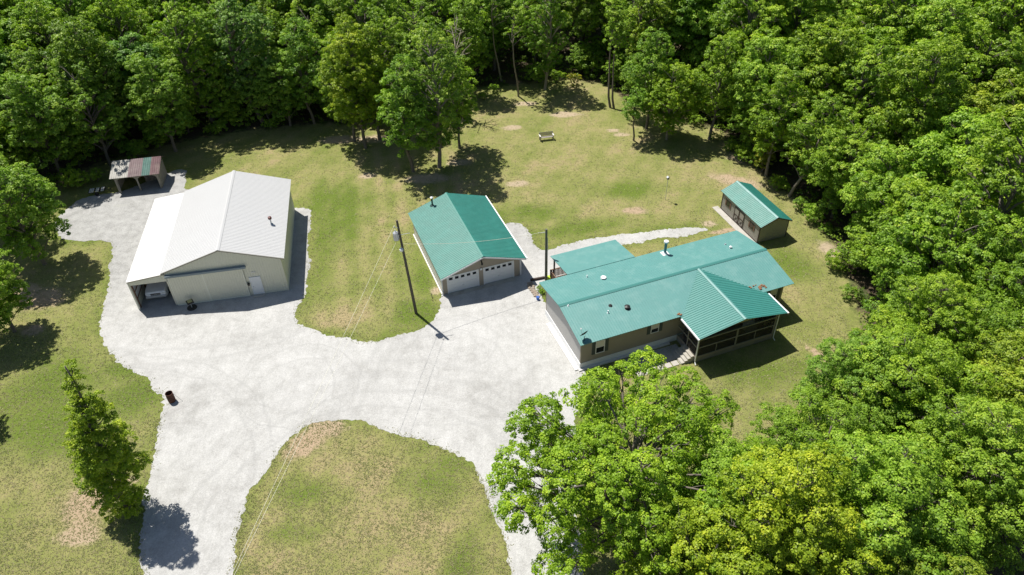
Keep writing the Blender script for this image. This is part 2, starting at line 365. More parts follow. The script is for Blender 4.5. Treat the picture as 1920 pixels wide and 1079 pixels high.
def build_ground():
    xs, ys = axis(-700, -64, 50, 700, .5), axis(-300, 14, 106, 900, .5)
    X, Y = np.meshgrid(xs, ys); nx, ny = len(xs), len(ys)
    V = np.stack([X, Y, np.zeros_like(X)], -1).reshape(-1, 3)
    idx = np.arange(nx*ny).reshape(ny, nx)
    F = np.stack([idx[:-1,:-1], idx[:-1,1:], idx[1:,1:], idx[1:,:-1]], -1).reshape(-1, 4)
    me = D.meshes.new("ground"); me.vertices.add(len(V)); me.vertices.foreach_set("co", V.ravel())
    me.loops.add(F.size); me.loops.foreach_set("vertex_index", F.ravel().astype(np.int32))
    me.polygons.add(len(F)); me.polygons.foreach_set("loop_start", np.arange(0, F.size, 4, dtype=np.int32))
    me.update(calc_edges=True)
    X, Y = X.ravel(), Y.ravel()
    ins = inside(CLW, X, Y); d = edist(CLW, X, Y)
    litter = np.where(ins, np.clip(.34 - d/6.0, 0, .34), np.clip(.34 + (d-.6)/4, 0, 1))
    dirt = np.zeros_like(X); red = np.zeros_like(X); lush = np.zeros_like(X)
    for b in ((612,803,2.6,1.2,0),(575,830,3.0,1.6,40),(165,945,2.6,2.8,0),(150,1005,2.4,1.2,0),(80,560,3.2,2.4,0),(60,620,1.6,1.2,0),(45,545,2.6,1.6,0),
              (1165,253,1.6,.7,0),(1150,245,1.4,.6,0),(860,305,2,1.2,0),(640,262,4,1.6,0),(700,262,3.5,1.6,0),(1380,340,4.5,1.6,-30),(1395,300,3.5,1.5,-40),
              (1362,433,2.6,.55,12),(1345,436,1.2,.5,0),(1190,395,2.0,1.0,0),(1530,662,.5,2.6,35),(1300,812,2.2,1.4,0),(1390,605,0,0,0),(800,335,4,1.6,0),(960,240,2,1,0),
              (1395,560,0,0,0),(1000,515,2.6,1.2,10),(1010,508,2.4,1.4,0),(970,345,2,1,0),(690,330,1.5,1,0),(1060,215,3,1.2,0),(985,195,2.5,1,0),
              (1560,470,2.5,1.5,-60),(820,545,.9,.9,0),(1120,725,1.6,1.0,0),(1330,420,1.2,.8,0),(250,900,.8,.6,0)):
        if b[2]: dirt = np.maximum(dirt, .95*blob(X, Y, *b))
    for b in ((600,850,8,2.6,0),(640,830,5,2.5,0),(560,840,4,4,0),(165,950,4,4,0),(60,580,6,5,0),(1362,433,4,1,0),(1530,662,2,4,0),(1390,320,7,4,0),
              (1300,812,4,3,0),(1005,512,4,3,0),(1190,395,3,2,0),(1440,560,4,2,0),(700,840,4,2,0)):
        red = np.maximum(red, blob(X, Y, *b))
    for b in ((610,850,7,2.2,-6,.42),(720,830,4,1.6,-10,.38),(470,1000,2.2,4,20,.36),(870,1010,4,3,0,.25),(1150,340,6,2.4,0,.26),(1240,380,5,2,0,.3),(640,560,5,3,0,.2),
              (1480,560,3,1.5,0,.3),(600,600,3,1,0,.28)):
        dirt = np.maximum(dirt, b[5]*blob(X, Y, *b[:5]))
    dg = edist(GRW, X, Y)
    lush += .38*np.clip(1.2 - dg/1.0, 0, 1)
    for b in ((810,905,2.6,1.8,0),(575,925,2.6,1.6,0),(550,1000,2,1,0),(855,870,2.5,1.2,0),(240,690,3,2,0),(265,740,3,3,0),(800,590,4,2.2,0),(790,520,2.2,3.5,20),(600,470,1.0,10,8),
              (600,380,1.2,7,8),(870,1050,1.5,3,0),(60,800,6,4,0),(120,720,4,4,0),(640,400,2.6,7,8),(1010,400,4,2,0),(1080,430,6,1.5,12),(1180,355,4,2,0),(910,410,4,2,0),(1480,500,3,3,0),(1440,700,5,2,0)):
        lush = np.maximum(lush, .8*blob(X, Y, *b))
    # lawn between the sheds carries faint mowing stripes
    sx = np.sin((X*math.cos(.163)+Y*math.sin(.163))*2*math.pi/2.2)
    lush += .10*np.sin((X*math.cos(-.5)+Y*math.sin(-.5))*2*math.pi/2.4)*((Y > 62)|(X > -22)&(Y < 50))
    lush += .20*sx*((X > -20) & (X < -4) & (Y > 50) & (Y < 85))
    lush += .07*((Y < 66)|(X < -15))
    lush -= .42*blob(X, Y, 640, 600, 4, 1.2)
    island = inside(np.array([gp(*p)[:2] for p in GRAVEL[-30:]]), X, Y); lush -= .18*island
    for n, a in (('dirt', dirt), ('red', red), ('lush', lush), ('litter', litter)):
        me.attributes.new(n, 'FLOAT', 'POINT').data.foreach_set("value", a.astype(np.float32))
    me.materials.append(M['ground']); o = D.objects.new("ground", me); COL.objects.link(o)
    kind(o, 'structure', "patchy mown lawn with bare soil, running under the woods", "ground")
build_ground()
def ragged(W_, step, amp, rng):
    out = []; n = len(W_)
    for i in range(n):
        a, b = np.array(W_[i]), np.array(W_[(i+1) % n]); L = np.linalg.norm(b-a); k = max(1, int(L/step))
        for j in range(k): out.append(a + (b-a)*j/k)
    P = np.array(out); m = len(P)
    # soften the surveyed corners before roughening the edge
    for _ in range(10): P = .5*P + .25*(np.roll(P, 1, 0)+np.roll(P, -1, 0))
    d = np.roll(P, -1, 0) - np.roll(P, 1, 0); nn = np.stack([d[:, 1], -d[:, 0]], 1); nn /= np.linalg.norm(nn, axis=1)[:, None]+1e-9
    r = rng.normal(0, 1, m); r2 = rng.normal(0, 1, m)
    k = np.ones(9)/3; r2 = np.convolve(np.tile(r2, 3), k, 'same')[m:2*m]
    return P + nn*((r*.5+r2*1.15)*amp)[:, None]
def build_gravel():
    rng = np.random.default_rng(5)
    P = ragged(GRW, .20, .115, rng)
    tris = tessellate_polygon([[Vector((x, y, 0)) for x, y in P]])
    bm = bmesh.new(); vs = [bm.verts.new((x, y, .012)) for x, y in P]
    for t in tris:
        try: bm.faces.new([vs[i] for i in t])
        except ValueError: pass
    bmesh.ops.recalc_face_normals(bm, faces=bm.faces[:])
    # cut to a grid so that the wear can vary from place to place
    for x in np.arange(-52, 30, 1.0): bmesh.ops.bisect_plane(bm, geom=bm.verts[:]+bm.edges[:]+bm.faces[:], plane_co=(x, 0, 0), plane_no=(1, 0, 0))
    for y in np.arange(14, 78, 1.0): bmesh.ops.bisect_plane(bm, geom=bm.verts[:]+bm.edges[:]+bm.faces[:], plane_co=(0, y, 0), plane_no=(0, 1, 0))
    me = D.meshes.new("driveway"); bm.to_mesh(me); bm.free()
    co = np.zeros(len(me.vertices)*3); me.vertices.foreach_get("co", co); co = co.reshape(-1, 3); X, Y = co[:, 0], co[:, 1]
    old = np.clip((Y-50)/8, 0, 1)*np.clip((-24-X)/6, 0, 1)
    old = np.maximum(old, .6*blob(X, Y, 1000, 430, 6, 6)); old = np.maximum(old, .9*blob(X, Y, 570, 470, 2, 9))
    dg = edist(GRW, X, Y); weed = np.clip(.40 - dg*.34, 0, .42)
    for b in ((270,365,3.0,1.0,0),(245,360,3,1,0),(330,340,2,1,0),(360,610,2,.9,0),(480,580,2.4,1,0),(325,790,.8,2.4,10),(1000,505,1.6,1,0),(180,440,2.6,1,0),(570,585,1.4,1.2,0),(520,770,.8,.5,0),(150,385,4,2.4,0),(205,366,4,1.1,0),(115,425,2.5,4,0),(300,345,4,1.6,0),(230,385,2.5,1,0)):
        weed = np.maximum(weed, .42*blob(X, Y, *b))
    me.attributes.new('old', 'FLOAT', 'POINT').data.foreach_set("value", old.astype(np.float32))
    me.attributes.new('weed', 'FLOAT', 'POINT').data.foreach_set("value", weed.astype(np.float32))
    me.materials.append(M['gravel']); o = D.objects.new("driveway", me); COL.objects.link(o)
    kind(o, 'structure', "pale crushed stone driveway looping round a grass island", "driveway")
build_gravel()

# ------------------------------------------------------------------ buildings
def frame_of(x, y): return (x*S, y*S, 0)
def slope2(ridge_z, eave_z, half): return (ridge_z - eave_z)/half

def roof_pair(par, name, mat, u_dir, half_lo, half_hi, c, l0, l1, he, hr, cap=None, t=.06, pitch=.23, labels=(None, None)):
    """two slopes on a ridge that runs along local v (u_dir=0) or local u (u_dir=1); c = ridge coordinate"""
    out = []
    for sgn, half in ((-1, half_lo), (1, half_hi)):
        ln = math.hypot(half, hr-he); mb = MB()
        if u_dir == 0:   # ridge along y, slope falls to +-x
            P = (c, 0, hr); B = (sgn*half, 0, he-hr); A = (0, -sgn, 0)*1 if False else (0, sgn, 0)
            # A x B must point up
            n = Vector(A).cross(Vector(B)); 
            if n.z < 0: A = (0, -sgn, 0)
            a0, a1 = (l0, l1) if A[1] > 0 else (-l1, -l0)
        else:
            P = (0, c, hr); B = (0, sgn*half, he-hr); A = (1, 0, 0)
            if Vector(A).cross(Vector(B)).z < 0: A = (-1, 0, 0)
            a0, a1 = (l0, l1) if A[0] > 0 else (-l1, -l0)
        mb.sheet(P, A, B, a0, a1, 0, ln, pitch=pitch, t=t, rib=.019)
        out.append(mb.build(name, mat, par))
    # ridge cap
    mb = MB(); k = (hr-he)/half_lo; w_ = .17
    if u_dir == 0:
        pts = [(c-w_, l0-.02, hr-w_*k+.035), (c, l0-.02, hr+.05), (c+w_, l0-.02, hr-w_*k+.035), (c+w_, l0-.02, hr-w_*k+.02), (c, l0-.02, hr+.03), (c-w_, l0-.02, hr-w_*k+.02)]
        mb.poly(pts, (0, l1-l0+.04, 0))
    else:
        pts = [(l0-.02, c-w_, hr-w_*k+.035), (l0-.02, c, hr+.05), (l0-.02, c+w_, hr-w_*k+.035), (l0-.02, c+w_, hr-w_*k+.02), (l0-.02, c, hr+.03), (l0-.02, c-w_, hr-w_*k+.02)]
        mb.poly(pts, (l1-l0+.04, 0, 0))
    mb.build("ridge_cap", cap or mat, par)
    return out

def barn():
    W, L, he, hr, o, p = 9.163*S, 12.592*S, 3.4*S, 4.999*S, .318*S, .06
    cw, ch = 3.073*S, 2.972*S
    b = thing("metal_barn", "big beige metal barn with white ribbed roof and open carport lean-to", "barn", frame_of(-28.082, 47.405), .163)
    k = (hr-he)/(W/2+o); top = lambda u: hr - abs(u-W/2)*k - .07
    T = .10
    # front wall (two slopes meet at the peak)
    mb = MB(); mb.sheet((0, 0, 0), (1, 0, 0), (0, 0, 1), 0, W, 0, top, t=T, rib=.02); mb.build("wall", 'beige_metal', b)
    mb = MB(); mb.sheet((W, L, 0), (-1, 0, 0), (0, 0, 1), 0, W, 0, lambda a: top(W-a), t=T, rib=.02); mb.build("wall", 'beige_metal', b)
    mb = MB(); mb.sheet((W-.002, T+.02, 0), (0, 1, 0), (0, 0, 1), 0, L-2*T-.04, 0, top(W)-.02, t=T, rib=.02); mb.build("wall", 'beige_metal', b)
    mb = MB(); mb.sheet((.002, L-T-.02, 0), (0, -1, 0), (0, 0, 1), 0, L-2*T-.04, 0, top(0)-.02, t=T, rib=.02); mb.build("wall", 'beige_metal', b)
    roof_pair(b, "roof", 'roof_white', 0, W/2+o, W/2+o, W/2, -p, L+p, he, hr)
    # lean-to
    zt = top(0) - .12; kk = (zt-ch)/cw; ln = math.hypot(cw, zt-ch)
    mb = MB(); A = (0, -1, 0); B = (-cw, 0, ch-zt)
    if Vector(A).cross(Vector(B)).z < 0: A = (0, 1, 0); a0, a1 = -p, L+p
    else: a0, a1 = -L-p, p
    mb.sheet((-.04, 0, zt), A, B, a0, a1, 0, ln, t=.05); mb.build("lean_to_roof", paint("glare_white_roof_paint", (.70, .70, .68), .5, var=.03, fine=.02), b)  # stronger glare of this flatter slope is put into a brighter white
    zf = lambda a: zt - (-a)*kk - .06
    # fascia over the carport mouth, corner panel
    mb = MB(); mb.sheet((0, 0, 0), (1, 0, 0), (0, 0, 1), -cw+.16, -.03, 2.86, lambda a: zt+a*kk-.06, t=.08, rib=.012); mb.build("carport_header", 'beige_metal', b)
    mb = MB(); mb.box(-cw+.0, -cw+.15, -.02, .18, 0, ch-.05); mb.build("carport_post", 'beige_trim', b)
    # left wall of the lean-to: sheet hung outside timber girts, gaps between filled with plain white panels
    mb = MB(); wl = MB(); n = 5; bay = (L-.3)/n
    mb.box(-cw+.03, -cw+.07, .2, L-.05, 0, .95)
    mb.box(-cw+.03, -cw+.07, .2, L-.05, 2.35, ch-.06)
    for i in range(n+1):
        y = .2 + i*bay; mb.box(-cw+.03, -cw+.07, max(.2, y-.35), min(L-.05, y+.35), .95, 2.35)
    mb.build("lean_to_wall", 'beige_metal', b)
    for i in range(n):
        y0, y1 = .2+i*bay+.35, .2+(i+1)*bay-.35
        g = MB().box(-cw+.035, -cw+.05, y0, y1, .95, 2.35).build("white_panel", 'white', b)
    for i in range(n+1):
        y = .28 + i*bay; wl.box(-cw+.08, -cw+.2, y-.06, y+.06, 0, ch-.1)
    for z in (.9, 1.65, 2.4): wl.box(-cw+.075, -cw+.11, .25, L-.1, z, z+.09)
    wl.build("timber_frame", 'interior', b)
    mb = MB(); mb.sheet((-.05, L, 0), (-1, 0, 0), (0, 0, 1), 0, cw-.1, 0, lambda a: zt-a*kk-.06, t=.06, rib=.012); mb.build("lean_to_wall", 'beige_metal', b)
    # trims
    mb = MB(); mb.box(W-.10, W+.035, -.035, .09, 0, top(W)-.03); mb.box(-.10, .07, -.035, .05, 0, 2.86); mb.each("corner_trim", 'beige_trim', b)
    mb = MB()
    for u0, u1 in ((-o, W/2), (W/2, W+o)):
        mb.bar((u0, -p-.02, hr-abs(u0-W/2)*k-.05), (u1, -p-.02, hr-abs(u1-W/2)*k-.05), .03, .12, up=(0,0,1))
    mb.bar((-cw, -p-.02, ch-.045), (-.04, -p-.02, zt-.045), .03, .09); mb.each("rake_trim", paint("taupe_trim", (.30,.28,.23), .5), b)
    # sliding door in two leaves below its track
    mb = MB(); mb.box(-.06, 7.08, -.30, -.03, 3.36, 3.56); mb.build("door_track", 'track', b)
    for u0, u1, v in ((.12, 3.18, -.13), (3.14, 6.72, -.10)):
        mb = MB(); mb.sheet((0, v, 0), (1, 0, 0), (0, 0, 1), u0+.09, u1-.09, .05, 3.36, t=.03, rib=.016)
        d = mb.build("sliding_door", 'beige_metal', b)
        fr = MB()
        fr.box(u0, u0+.09, v-.03, v+.02, .03, 3.36); fr.box(u1-.09, u1, v-.03, v+.02, .03, 3.36); fr.box(u0+.09, u1-.09, v-.028, v+.02, .02, .10)
        fr.build("door_trim", paint("pale_trim", (.76,.75,.64), .5), d)
    # man door
    dr = MB().box(7.10, 7.99, -.06, -.022, .06, 2.05).build("door", 'white', b, bevel=.008)
    fr = MB().box(7.03, 7.10, -.075, -.02, .02, 2.12).box(7.99, 8.06, -.075, -.02, .02, 2.12).box(7.10, 7.99, -.075, -.02, 2.05, 2.12); fr.build("door_frame", 'white', dr)
    MB().tube([(7.20, -.06, 1.0), (7.20, -.12, 1.0)], .035, 10).build("handle", 'galv', dr)
    MB().box(7.0, 8.1, -.5, -.08, .013, .07).build("doorstep", 'concrete', b)
    MB().box(7.38, 7.78, -.045, -.022, 2.6, 2.74).build("number_plate", 'offwhite', b)
    l = MB().tube([(6.88, -.03, 1.5), (6.88, -.18, 1.52)], .03, 8).tube([(6.88, -.18, 1.62), (6.88, -.18, 1.50), (6.88, -.18, 1.28)], [.05, .11, .07], 10); l.build("wall_lamp", 'black', b)
    z = hr - abs(9.22-W/2)*k
    v = MB().tube([(9.22, 5.34, z-.05), (9.22, 5.34, z+.06)], [.20, .13], 14).tube([(9.22, 5.34, z), (9.22, 5.34, z+.55)], .075, 12); vp = v.build("vent_pipe", 'galv', b)
    MB().tube([(9.22, 5.34, z+.5), (9.22, 5.34, z+.58), (9.22, 5.34, z+.75), (9.22, 5.34, z+.80)], [.12, .19, .17, .05], 14).build("vent_cap", 'red_cap', vp)
    MB().box(.05, W-.05, .15, L-.15, .014, .05).build("floor_slab", 'concrete', b)
barn()

def garage():
    W, L, he, hr, o, p = 6.92*S, 9.395*S, 2.324*S, 3.593*S, .283*S, .784*S
    b = thing("garage", "tan two-bay garage with green ribbed roof and two white doors", "garage", frame_of(-5.778, 47.636), .344)
    k = (hr-he)/(W/2+o); top = lambda u: hr - abs(u-W/2)*k - .08
    T = .12; d1l, d1r, d2l, d2r = .47, 3.57, 4.05, 7.12; dh = 2.0
    def wall(u0, u1, z0, z1): MB().sheet((0, 0, 0), (1, 0, 0), (0, 0, 1), u0, u1, z0, z1, pitch=.3, rib=.008, rw=.02, t=T).build("wall", 'tan_siding', b)
    wall(0, d1l, 0, top); wall(d1r, d2l, 0, top); wall(d2r, W, 0, top); wall(d1l, d1r, dh, top); wall(d2l, d2r, dh, top)
    MB().sheet((W, L, 0), (-1, 0, 0), (0, 0, 1), 0, W, 0, lambda a: top(W-a), pitch=.3, rib=.008, rw=.02, t=T).build("wall", 'tan_siding', b)
    MB().sheet((W-.002, T+.01, 0), (0, 1, 0), (0, 0, 1), 0, L-2*T-.02, 0, top(W)-.02, pitch=.3, rib=.008, rw=.02, t=T).build("wall", 'tan_siding', b)
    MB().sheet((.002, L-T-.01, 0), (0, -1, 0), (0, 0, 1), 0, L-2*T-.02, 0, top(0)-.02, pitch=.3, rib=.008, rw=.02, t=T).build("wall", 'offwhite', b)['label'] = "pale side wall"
    roof_pair(b, "roof", 'roof_green', 0, W/2+o, W/2+o, W/2, -p, L+.3, he, hr, cap='roof_green')
    # white fascia and gutter
    mb = MB()
    for v in (-p+.0, L+.3):
        for u0, u1 in ((-o, W/2), (W/2, W+o)): mb.bar((u0, v-.022 if v < 0 else v+.022, hr-abs(u0-W/2)*k-.11), (u1, v-.022 if v < 0 else v+.022, hr-abs(u1-W/2)*k-.11), .03, .13)
    mb.each("fascia", 'white', b)
    mb = MB().bar((W+o+.07, -p-.03, he-.04), (W+o+.07, L+.33, he-.04), .11, .10); mb.each("gutter", 'white', b)
    mb = MB().poly([(0+.02,-p+.05,he-.03),(W-.02,-p+.05,he-.03),(W-.02,-.02,he-.03),(.02,-.02,he-.03)], (0,0,-.03)) if False else None
    for s_, (x0, x1) in enumerate(((d1l, d1r), (d2l, d2r))):
        d = MB()
        for i in range(4): d.box(x0+.10, x1-.10, .03, .075, .02+i*.47, .02+i*.47+.462)
        door = d.build("garage_door", 'white', b, bevel=.006)
        door['label'] = "left white overhead door" if s_ == 0 else "right white overhead door"
        t = MB().box(x0-.02, x0+.10, -.04, .05, 0, dh+.02).box(x1-.10, x1+.02, -.04, .05, 0, dh+.02).box(x0+.10, x1-.10, -.038, .05, dh-.09, dh+.02); t.build("door_frame", 'white', door)
        n = 5; sp = (x1-x0-.2)/n
        for i in range(n):
            c = x0+.1+sp*(i+.5); wn = MB().box(c-.17, c+.17, .012, .028, 1.52, 1.80).build("window", 'glass', door)
            MB().box(c-.20, c+.20, .016, .029, 1.49, 1.52).box(c-.20, c+.20, .016, .029, 1.80, 1.83).box(c-.20, c-.17, .016, .029, 1.52, 1.80).box(c+.17, c+.20, .016, .029, 1.52, 1.80).build("window_frame", 'white', wn)
        MB().box((x0+x1)/2-.09, (x0+x1)/2+.09, .012, .03, .62, .66).build("handle", 'galv', door)
    MB().box(W/2-.05, W/2+.05, -.20, -.022, 2.95, 3.2).tube([(W/2, -.16, 3.0), (W/2, -.34, 2.86), (W/2, -.34, 2.70)], [.05, .09, .11], 10).build("wall_lamp", 'black', b)
    MB().box(3.72, 3.92, -.12, -.022, 1.9, 2.08).build("flood_lamp", 'white', b)
    MB().box(-.03, .02, -.03, .06, 0, top(0)-.02).box(W-.02, W+.03, -.03, .06, 0, top(W)-.02).each("corner_trim", 'white', b)
    MB().tube([(-.1, -.06, he-.1), (-.06, -.06, he-.35), (-.06, -.06, .1), (-.2, -.16, .05)], .04, 8).each("downspout", 'white', b)
    MB().tube([(W+.1, -.06, he-.1), (W+.07, -.06, he-.35), (W+.07, -.06, .1)], .04, 8).each("downspout", 'white', b)
    z = hr-abs(2.13-W/2)*k
    v = MB().tube([(2.13, 10.0, z-.05), (2.13, 10.0, z+.85)], .085, 14).tube([(2.13, 10.0, z-.03), (2.13, 10.0, z+.10)], [.26, .10], 14).build("stove_pipe", 'dark_metal', b)
    MB().tube([(2.13, 10.0, z+.83), (2.13, 10.0, z+.87), (2.13, 10.0, z+.98), (2.13, 10.0, z+1.02)], [.10, .17, .17, .05], 14).build("pipe_cap", 'galv', v)
    MB().box(.05, W-.05, .12, L-.15, .013, .05).box(d1l, d2r, -.55, -.06, .013, .03).build("floor_slab", 'concrete', b)
    MB().box(-.16, -.05, .1, L, .0, .14).build("foundation_strip", 'offwhite', b)
garage()

def window_unit(b, u0, u1, z0, z1, shut=.32, v=0, wide_gap=0.02):
    """sash window on a wall facing -v"""
    w_ = MB().box(u0+.05, u1-.05, v-.032, v-.012, z0+.05, z1-.05).build("window", 'glass', b)
    f = MB().box(u0, u0+.06, v-.06, v-.013, z0, z1).box(u1-.06, u1, v-.06, v-.013, z0, z1).box(u0+.06, u1-.06, v-.058, v-.013, z0, z0+.06).box(u0+.06, u1-.06, v-.058, v-.013, z1-.06, z1)
    zm = (z0+z1)/2; f.box(u0+.06, u1-.06, v-.05, v-.014, zm-.03, zm+.03); f.build("window_frame", 'white', w_)
    MB().box(u0+.07, u1-.07, v-.042, v-.034, zm+.03, z1-.07).build("blind", 'offwhite', w_)
    if shut:
        for a, c in ((u0-shut-wide_gap, u0-wide_gap), (u1+wide_gap, u1+shut+wide_gap)):
            s_ = MB().box(a, c, v-.05, v-.012, z0, z1)
            for i in range(int((z1-z0-.1)/.09)): s_.box(a+.04, c-.04, v-.062, v-.051, z0+.06+i*.09, z0+.11+i*.09)
            s_.build("shutter", 'shutter', b)

def house():
    W, L, he, hr, o, p = 6.519*S, 17.594*S, 3.047*S, 3.716*S, .611*S, .341*S
    b = thing("house", "long low taupe house under a faded green metal roof with screened porch", "house", frame_of(4.887, 38.599), .347)
    hw = W/2+o; k = (hr-he)/hw; top = lambda v: hr - abs(v-W/2)*k - .09
    T = .14; sk = .62
    kw = dict(pitch=.22, rib=.008, rw=.03, t=T)
    MB().sheet((0, 0, 0), (1, 0, 0), (0, 0, 1), 0, L, sk, top(0)-.02, **kw).build("wall", 'taupe_siding', b)
    MB().sheet((L, W, 0), (-1, 0, 0), (0, 0, 1), 0, L, sk, top(W)-.02, **kw).build("wall", 'taupe_siding', b)
    MB().sheet((.002, W-T-.01, 0), (0, -1, 0), (0, 0, 1), 0, W-2*T-.02, sk, lambda a: top(W-T-.01-a), **kw).build("wall", paint("sunlit_look_siding", (.47, .46, .44), .65, var=.04), b)['label'] = "end wall facing the driveway, painted paler for its sunlight"  # sunlight on this end is painted in as a paler siding colour
    MB().sheet((L-.002, T+.01, 0), (0, 1, 0), (0, 0, 1), 0, W-2*T-.02, sk, lambda a: top(T+.01+a), **kw).build("wall", 'taupe_siding', b)
    s_ = MB(); s_.box(-.04, L+.04, -.04, .05, 0, sk).box(-.04, L+.04, W-.05, W+.04, 0, sk).box(-.04, .05, .05, W-.05, 0, sk).box(L-.05, L+.04, .05, W-.05, 0, sk); s_.build("skirting", 'white', b)
    MB().box(-.5, -.05, -.1, W-1.2, .0, .10).box(-.2, 8.4, -.32, -.05, .0, .12).build("foundation_strip", paint("pale_footing", (.60,.585,.56), .85, var=.08), b)
    # main roof: rear slope, front slope (left and right of the porch valley it just runs under)
    roof_pair(b, "roof", 'roof_faded', 1, hw, hw, W/2, -p, L+p, he, hr, cap='ridge_dark', pitch=.23)
    # deck roof continues the rear slope outward
    u0, u1, dd, dz = 2.37, 9.15, 3.86, 2.775
    P = Vector((0, W+o+.0, he-.004)); B = Vector((0, dd, dz-he)); ln = B.length
    MB().sheet(P, (-1, 0, 0), B, -u1, -u0, .0, ln, t=.05).build("deck_roof", 'roof_faded', b)
    mb = MB()
    for u in (u0+.25, u0+2.2, u0+4.3, u1-.25): mb.box(u-.06, u+.06, W+o+dd-.45, W+o+dd-.33, .55, dz-.06)
    mb.bar((u0+.1, W+o+dd-.39, dz-.03), (u1-.1, W+o+dd-.39, dz-.03), .09, .12); mb.each("deck_post", 'dark_brown', b)
    dk = MB()
    v0, v1 = W+.08, W+o+dd-.3
    n = int((v1-v0)/.15)
    for i in range(n): dk.box(u0-.15, u1+.1, v0+i*.15, v0+i*.15+.14, .50, .54)
    dk.box(u0-.13, u1+.08, v0+.02, v1-.1, .36, .49)
    for u in np.linspace(u0, u1, 6):
        for v in (v0+.1, v1-.2): dk.box(u-.06, u+.06, v-.06, v+.06, 0, .36)
    dk.build("deck", 'deck', b)
    rl = MB()
    ua = u0-.12
    for v in np.arange(v0+.3, v1, .14): rl.box(ua-.02, ua+.02, v-.045, v+.045, .56, 1.42)
    rl.box(ua-.05, ua+.05, v0+.2, v1, 1.42, 1.47)
    for u in np.arange(ua, u1, .14): rl.box(u-.045, u+.045, v1-.07, v1-.03, .56, 1.42)
    rl.box(ua, u1, v1-.11, v1+.0, 1.42, 1.47); rl.build("railing", 'brown_wood', b)
    # porch gable on the front
    pr, hw2 = 12.97, 4.23; ph, prh, pd, pl = 3.36, 4.14, 2.73*S, .56
    k2 = (prh-ph)/hw2; prh2 = prh
    vr = W/2 - (hr - prh2)/k                     # where the porch ridge dies into the main slope
    zmain = lambda v: hr - (W/2 - v)*k
    slope_len = math.hypot(hw2, prh2-ph)
    for sgn in (-1, 1):
        B = Vector((sgn*hw2, 0, ph-prh2)).normalized(); A = Vector((0, sgn, 0))
        if A.cross(B).z < 0: A = -A
        def vend(a): return a*A.y
        # for each v, the sheet runs from ridge (or valley) to eave. In b the valley start s(v): z porch = z main
        def start(a, sgn=sgn, A=A):
            v = a*A.y
            zm = zmain(v)+.015
            if zm <= ph: return 0.0 if v < -o else 0.0
            s0 = 0
            # porch height at distance s from ridge: prh2 - s*sin
            return 0.0
        def endf(a, sgn=sgn, A=A):
            v = a*A.y; zm = zmain(v) - .03
            if v <= -o: return slope_len
            s_ = (prh2 - zm)/((prh2-ph)/slope_len)
            return max(.0, min(slope_len, s_))
        vlo, vhi = -pd-pl, vr
        a0, a1 = (vlo, vhi) if A.y > 0 else (-vhi, -vlo)
        MB().sheet((pr, 0, prh2), A, B, a0, a1, 0, endf, t=.05, pitch=.23, rib=.028, rw=.07).build("porch_roof", paint("porch_roof_paint", (.014, .175, .150), .60, var=.10, spec=.9, coat=.3, coat_rough=.52), b)
    MB().poly([(pr-.16, -pd-pl-.02, prh2-.16*k2+.045), (pr, -pd-pl-.02, prh2+.065), (pr+.16, -pd-pl-.02, prh2-.16*k2+.045), (pr, -pd-pl-.02, prh2+.03)], (0, vr+pd+pl, 0)).build("ridge_cap", 'roof_faded', b)
    # valley flashing
    # porch walls: posts, rails, screens
    x0, x1, vf = pr-6.825*S/2, pr+6.825*S/2, -pd
    ptop = lambda u: prh2 - abs(u-pr)*k2 - .07
    fl = .62
    pf = MB()
    pf.box(x0, x1, vf, -.05, fl-.08, fl); pf.build("porch_floor", 'deck', b)
    post = MB()
    for u in (x0+.06, x0+(x1-x0)*.5, x1-.06): post.box(u-.07, u+.07, vf, vf+.12, .02, ptop(u) if abs(u-pr) > 1 else 2.62)
    for v in (vf+1.5,): 
        for u in (x0+.06, x1-.06): post.box(u-.06, u+.06, v-.05, v+.05, .02, ptop(u))
    for z in (fl, 1.62, 2.50):
        h = .10
        post.box(x0+.13, x1-.13, vf+.01, vf+.10, z, z+h)
        post.box(x0+.01, x0+.10, vf+.12, -.06, z, z+h); post.box(x1-.10, x1-.01, vf+.12, -.06, z, z+h)
    for u in (x0+(x1-x0)*.25, x0+(x1-x0)*.75): post.box(u-.03, u+.03, vf+.02, vf+.09, fl+.1, 1.62)
    post.build("porch_frame", 'grey_wood', b)
    gb = MB().poly([(x0+.02, vf+.02, ph-.16), (x1-.02, vf+.02, ph-.16), (x1-.02, vf+.02, ptop(x1)), (pr, vf+.02, ptop(pr)), (x0+.02, vf+.02, ptop(x0))], (0, .05, 0)); gb.build("gable_board", 'tan_siding', b)
    # see-through insect screen: a woven mesh of fine wires
    sm, st, sp = new_mat("insect_screen"); sp.inputs["Base Color"].default_value = (.035, .032, .028, 1); sp.inputs["Roughness"].default_value = .9
    tr = N(st, "ShaderNodeBsdfTransparent"); ms = N(st, "ShaderNodeMixShader"); ms.inputs[0].default_value = .42
    st.links.new(sp.outputs[0], ms.inputs[1]); st.links.new(tr.outputs[0], ms.inputs[2]); st.links.new(ms.outputs[0], st.nodes["Material Output"].inputs[0])
    scr = MB().box(x0+.13, x1-.13, vf+.05, vf+.054, fl+.1, 2.5).box(x0+.05, x0+.054, vf+.12, -.9, fl+.1, 2.5).box(x1-.054, x1-.05, vf+.12, -.06, fl+.1, 2.5); scr.build("screen", sm, b)
    lat = MB()
    for u in np.arange(x0+.15, x1-.1, .155): lat.box(u, u+.14, vf+.03, vf+.06, .05, fl-.09)
    for v in np.arange(vf+.1, -.15, .155): lat.box(x0+.02, x0+.05, v, v+.14, .05, fl-.09); lat.box(x1-.05, x1-.02, v, v+.14, .05, fl-.09)
    lat.build("porch_skirting", 'wood', b)
    # gutters and downspouts in white
    mb = MB()
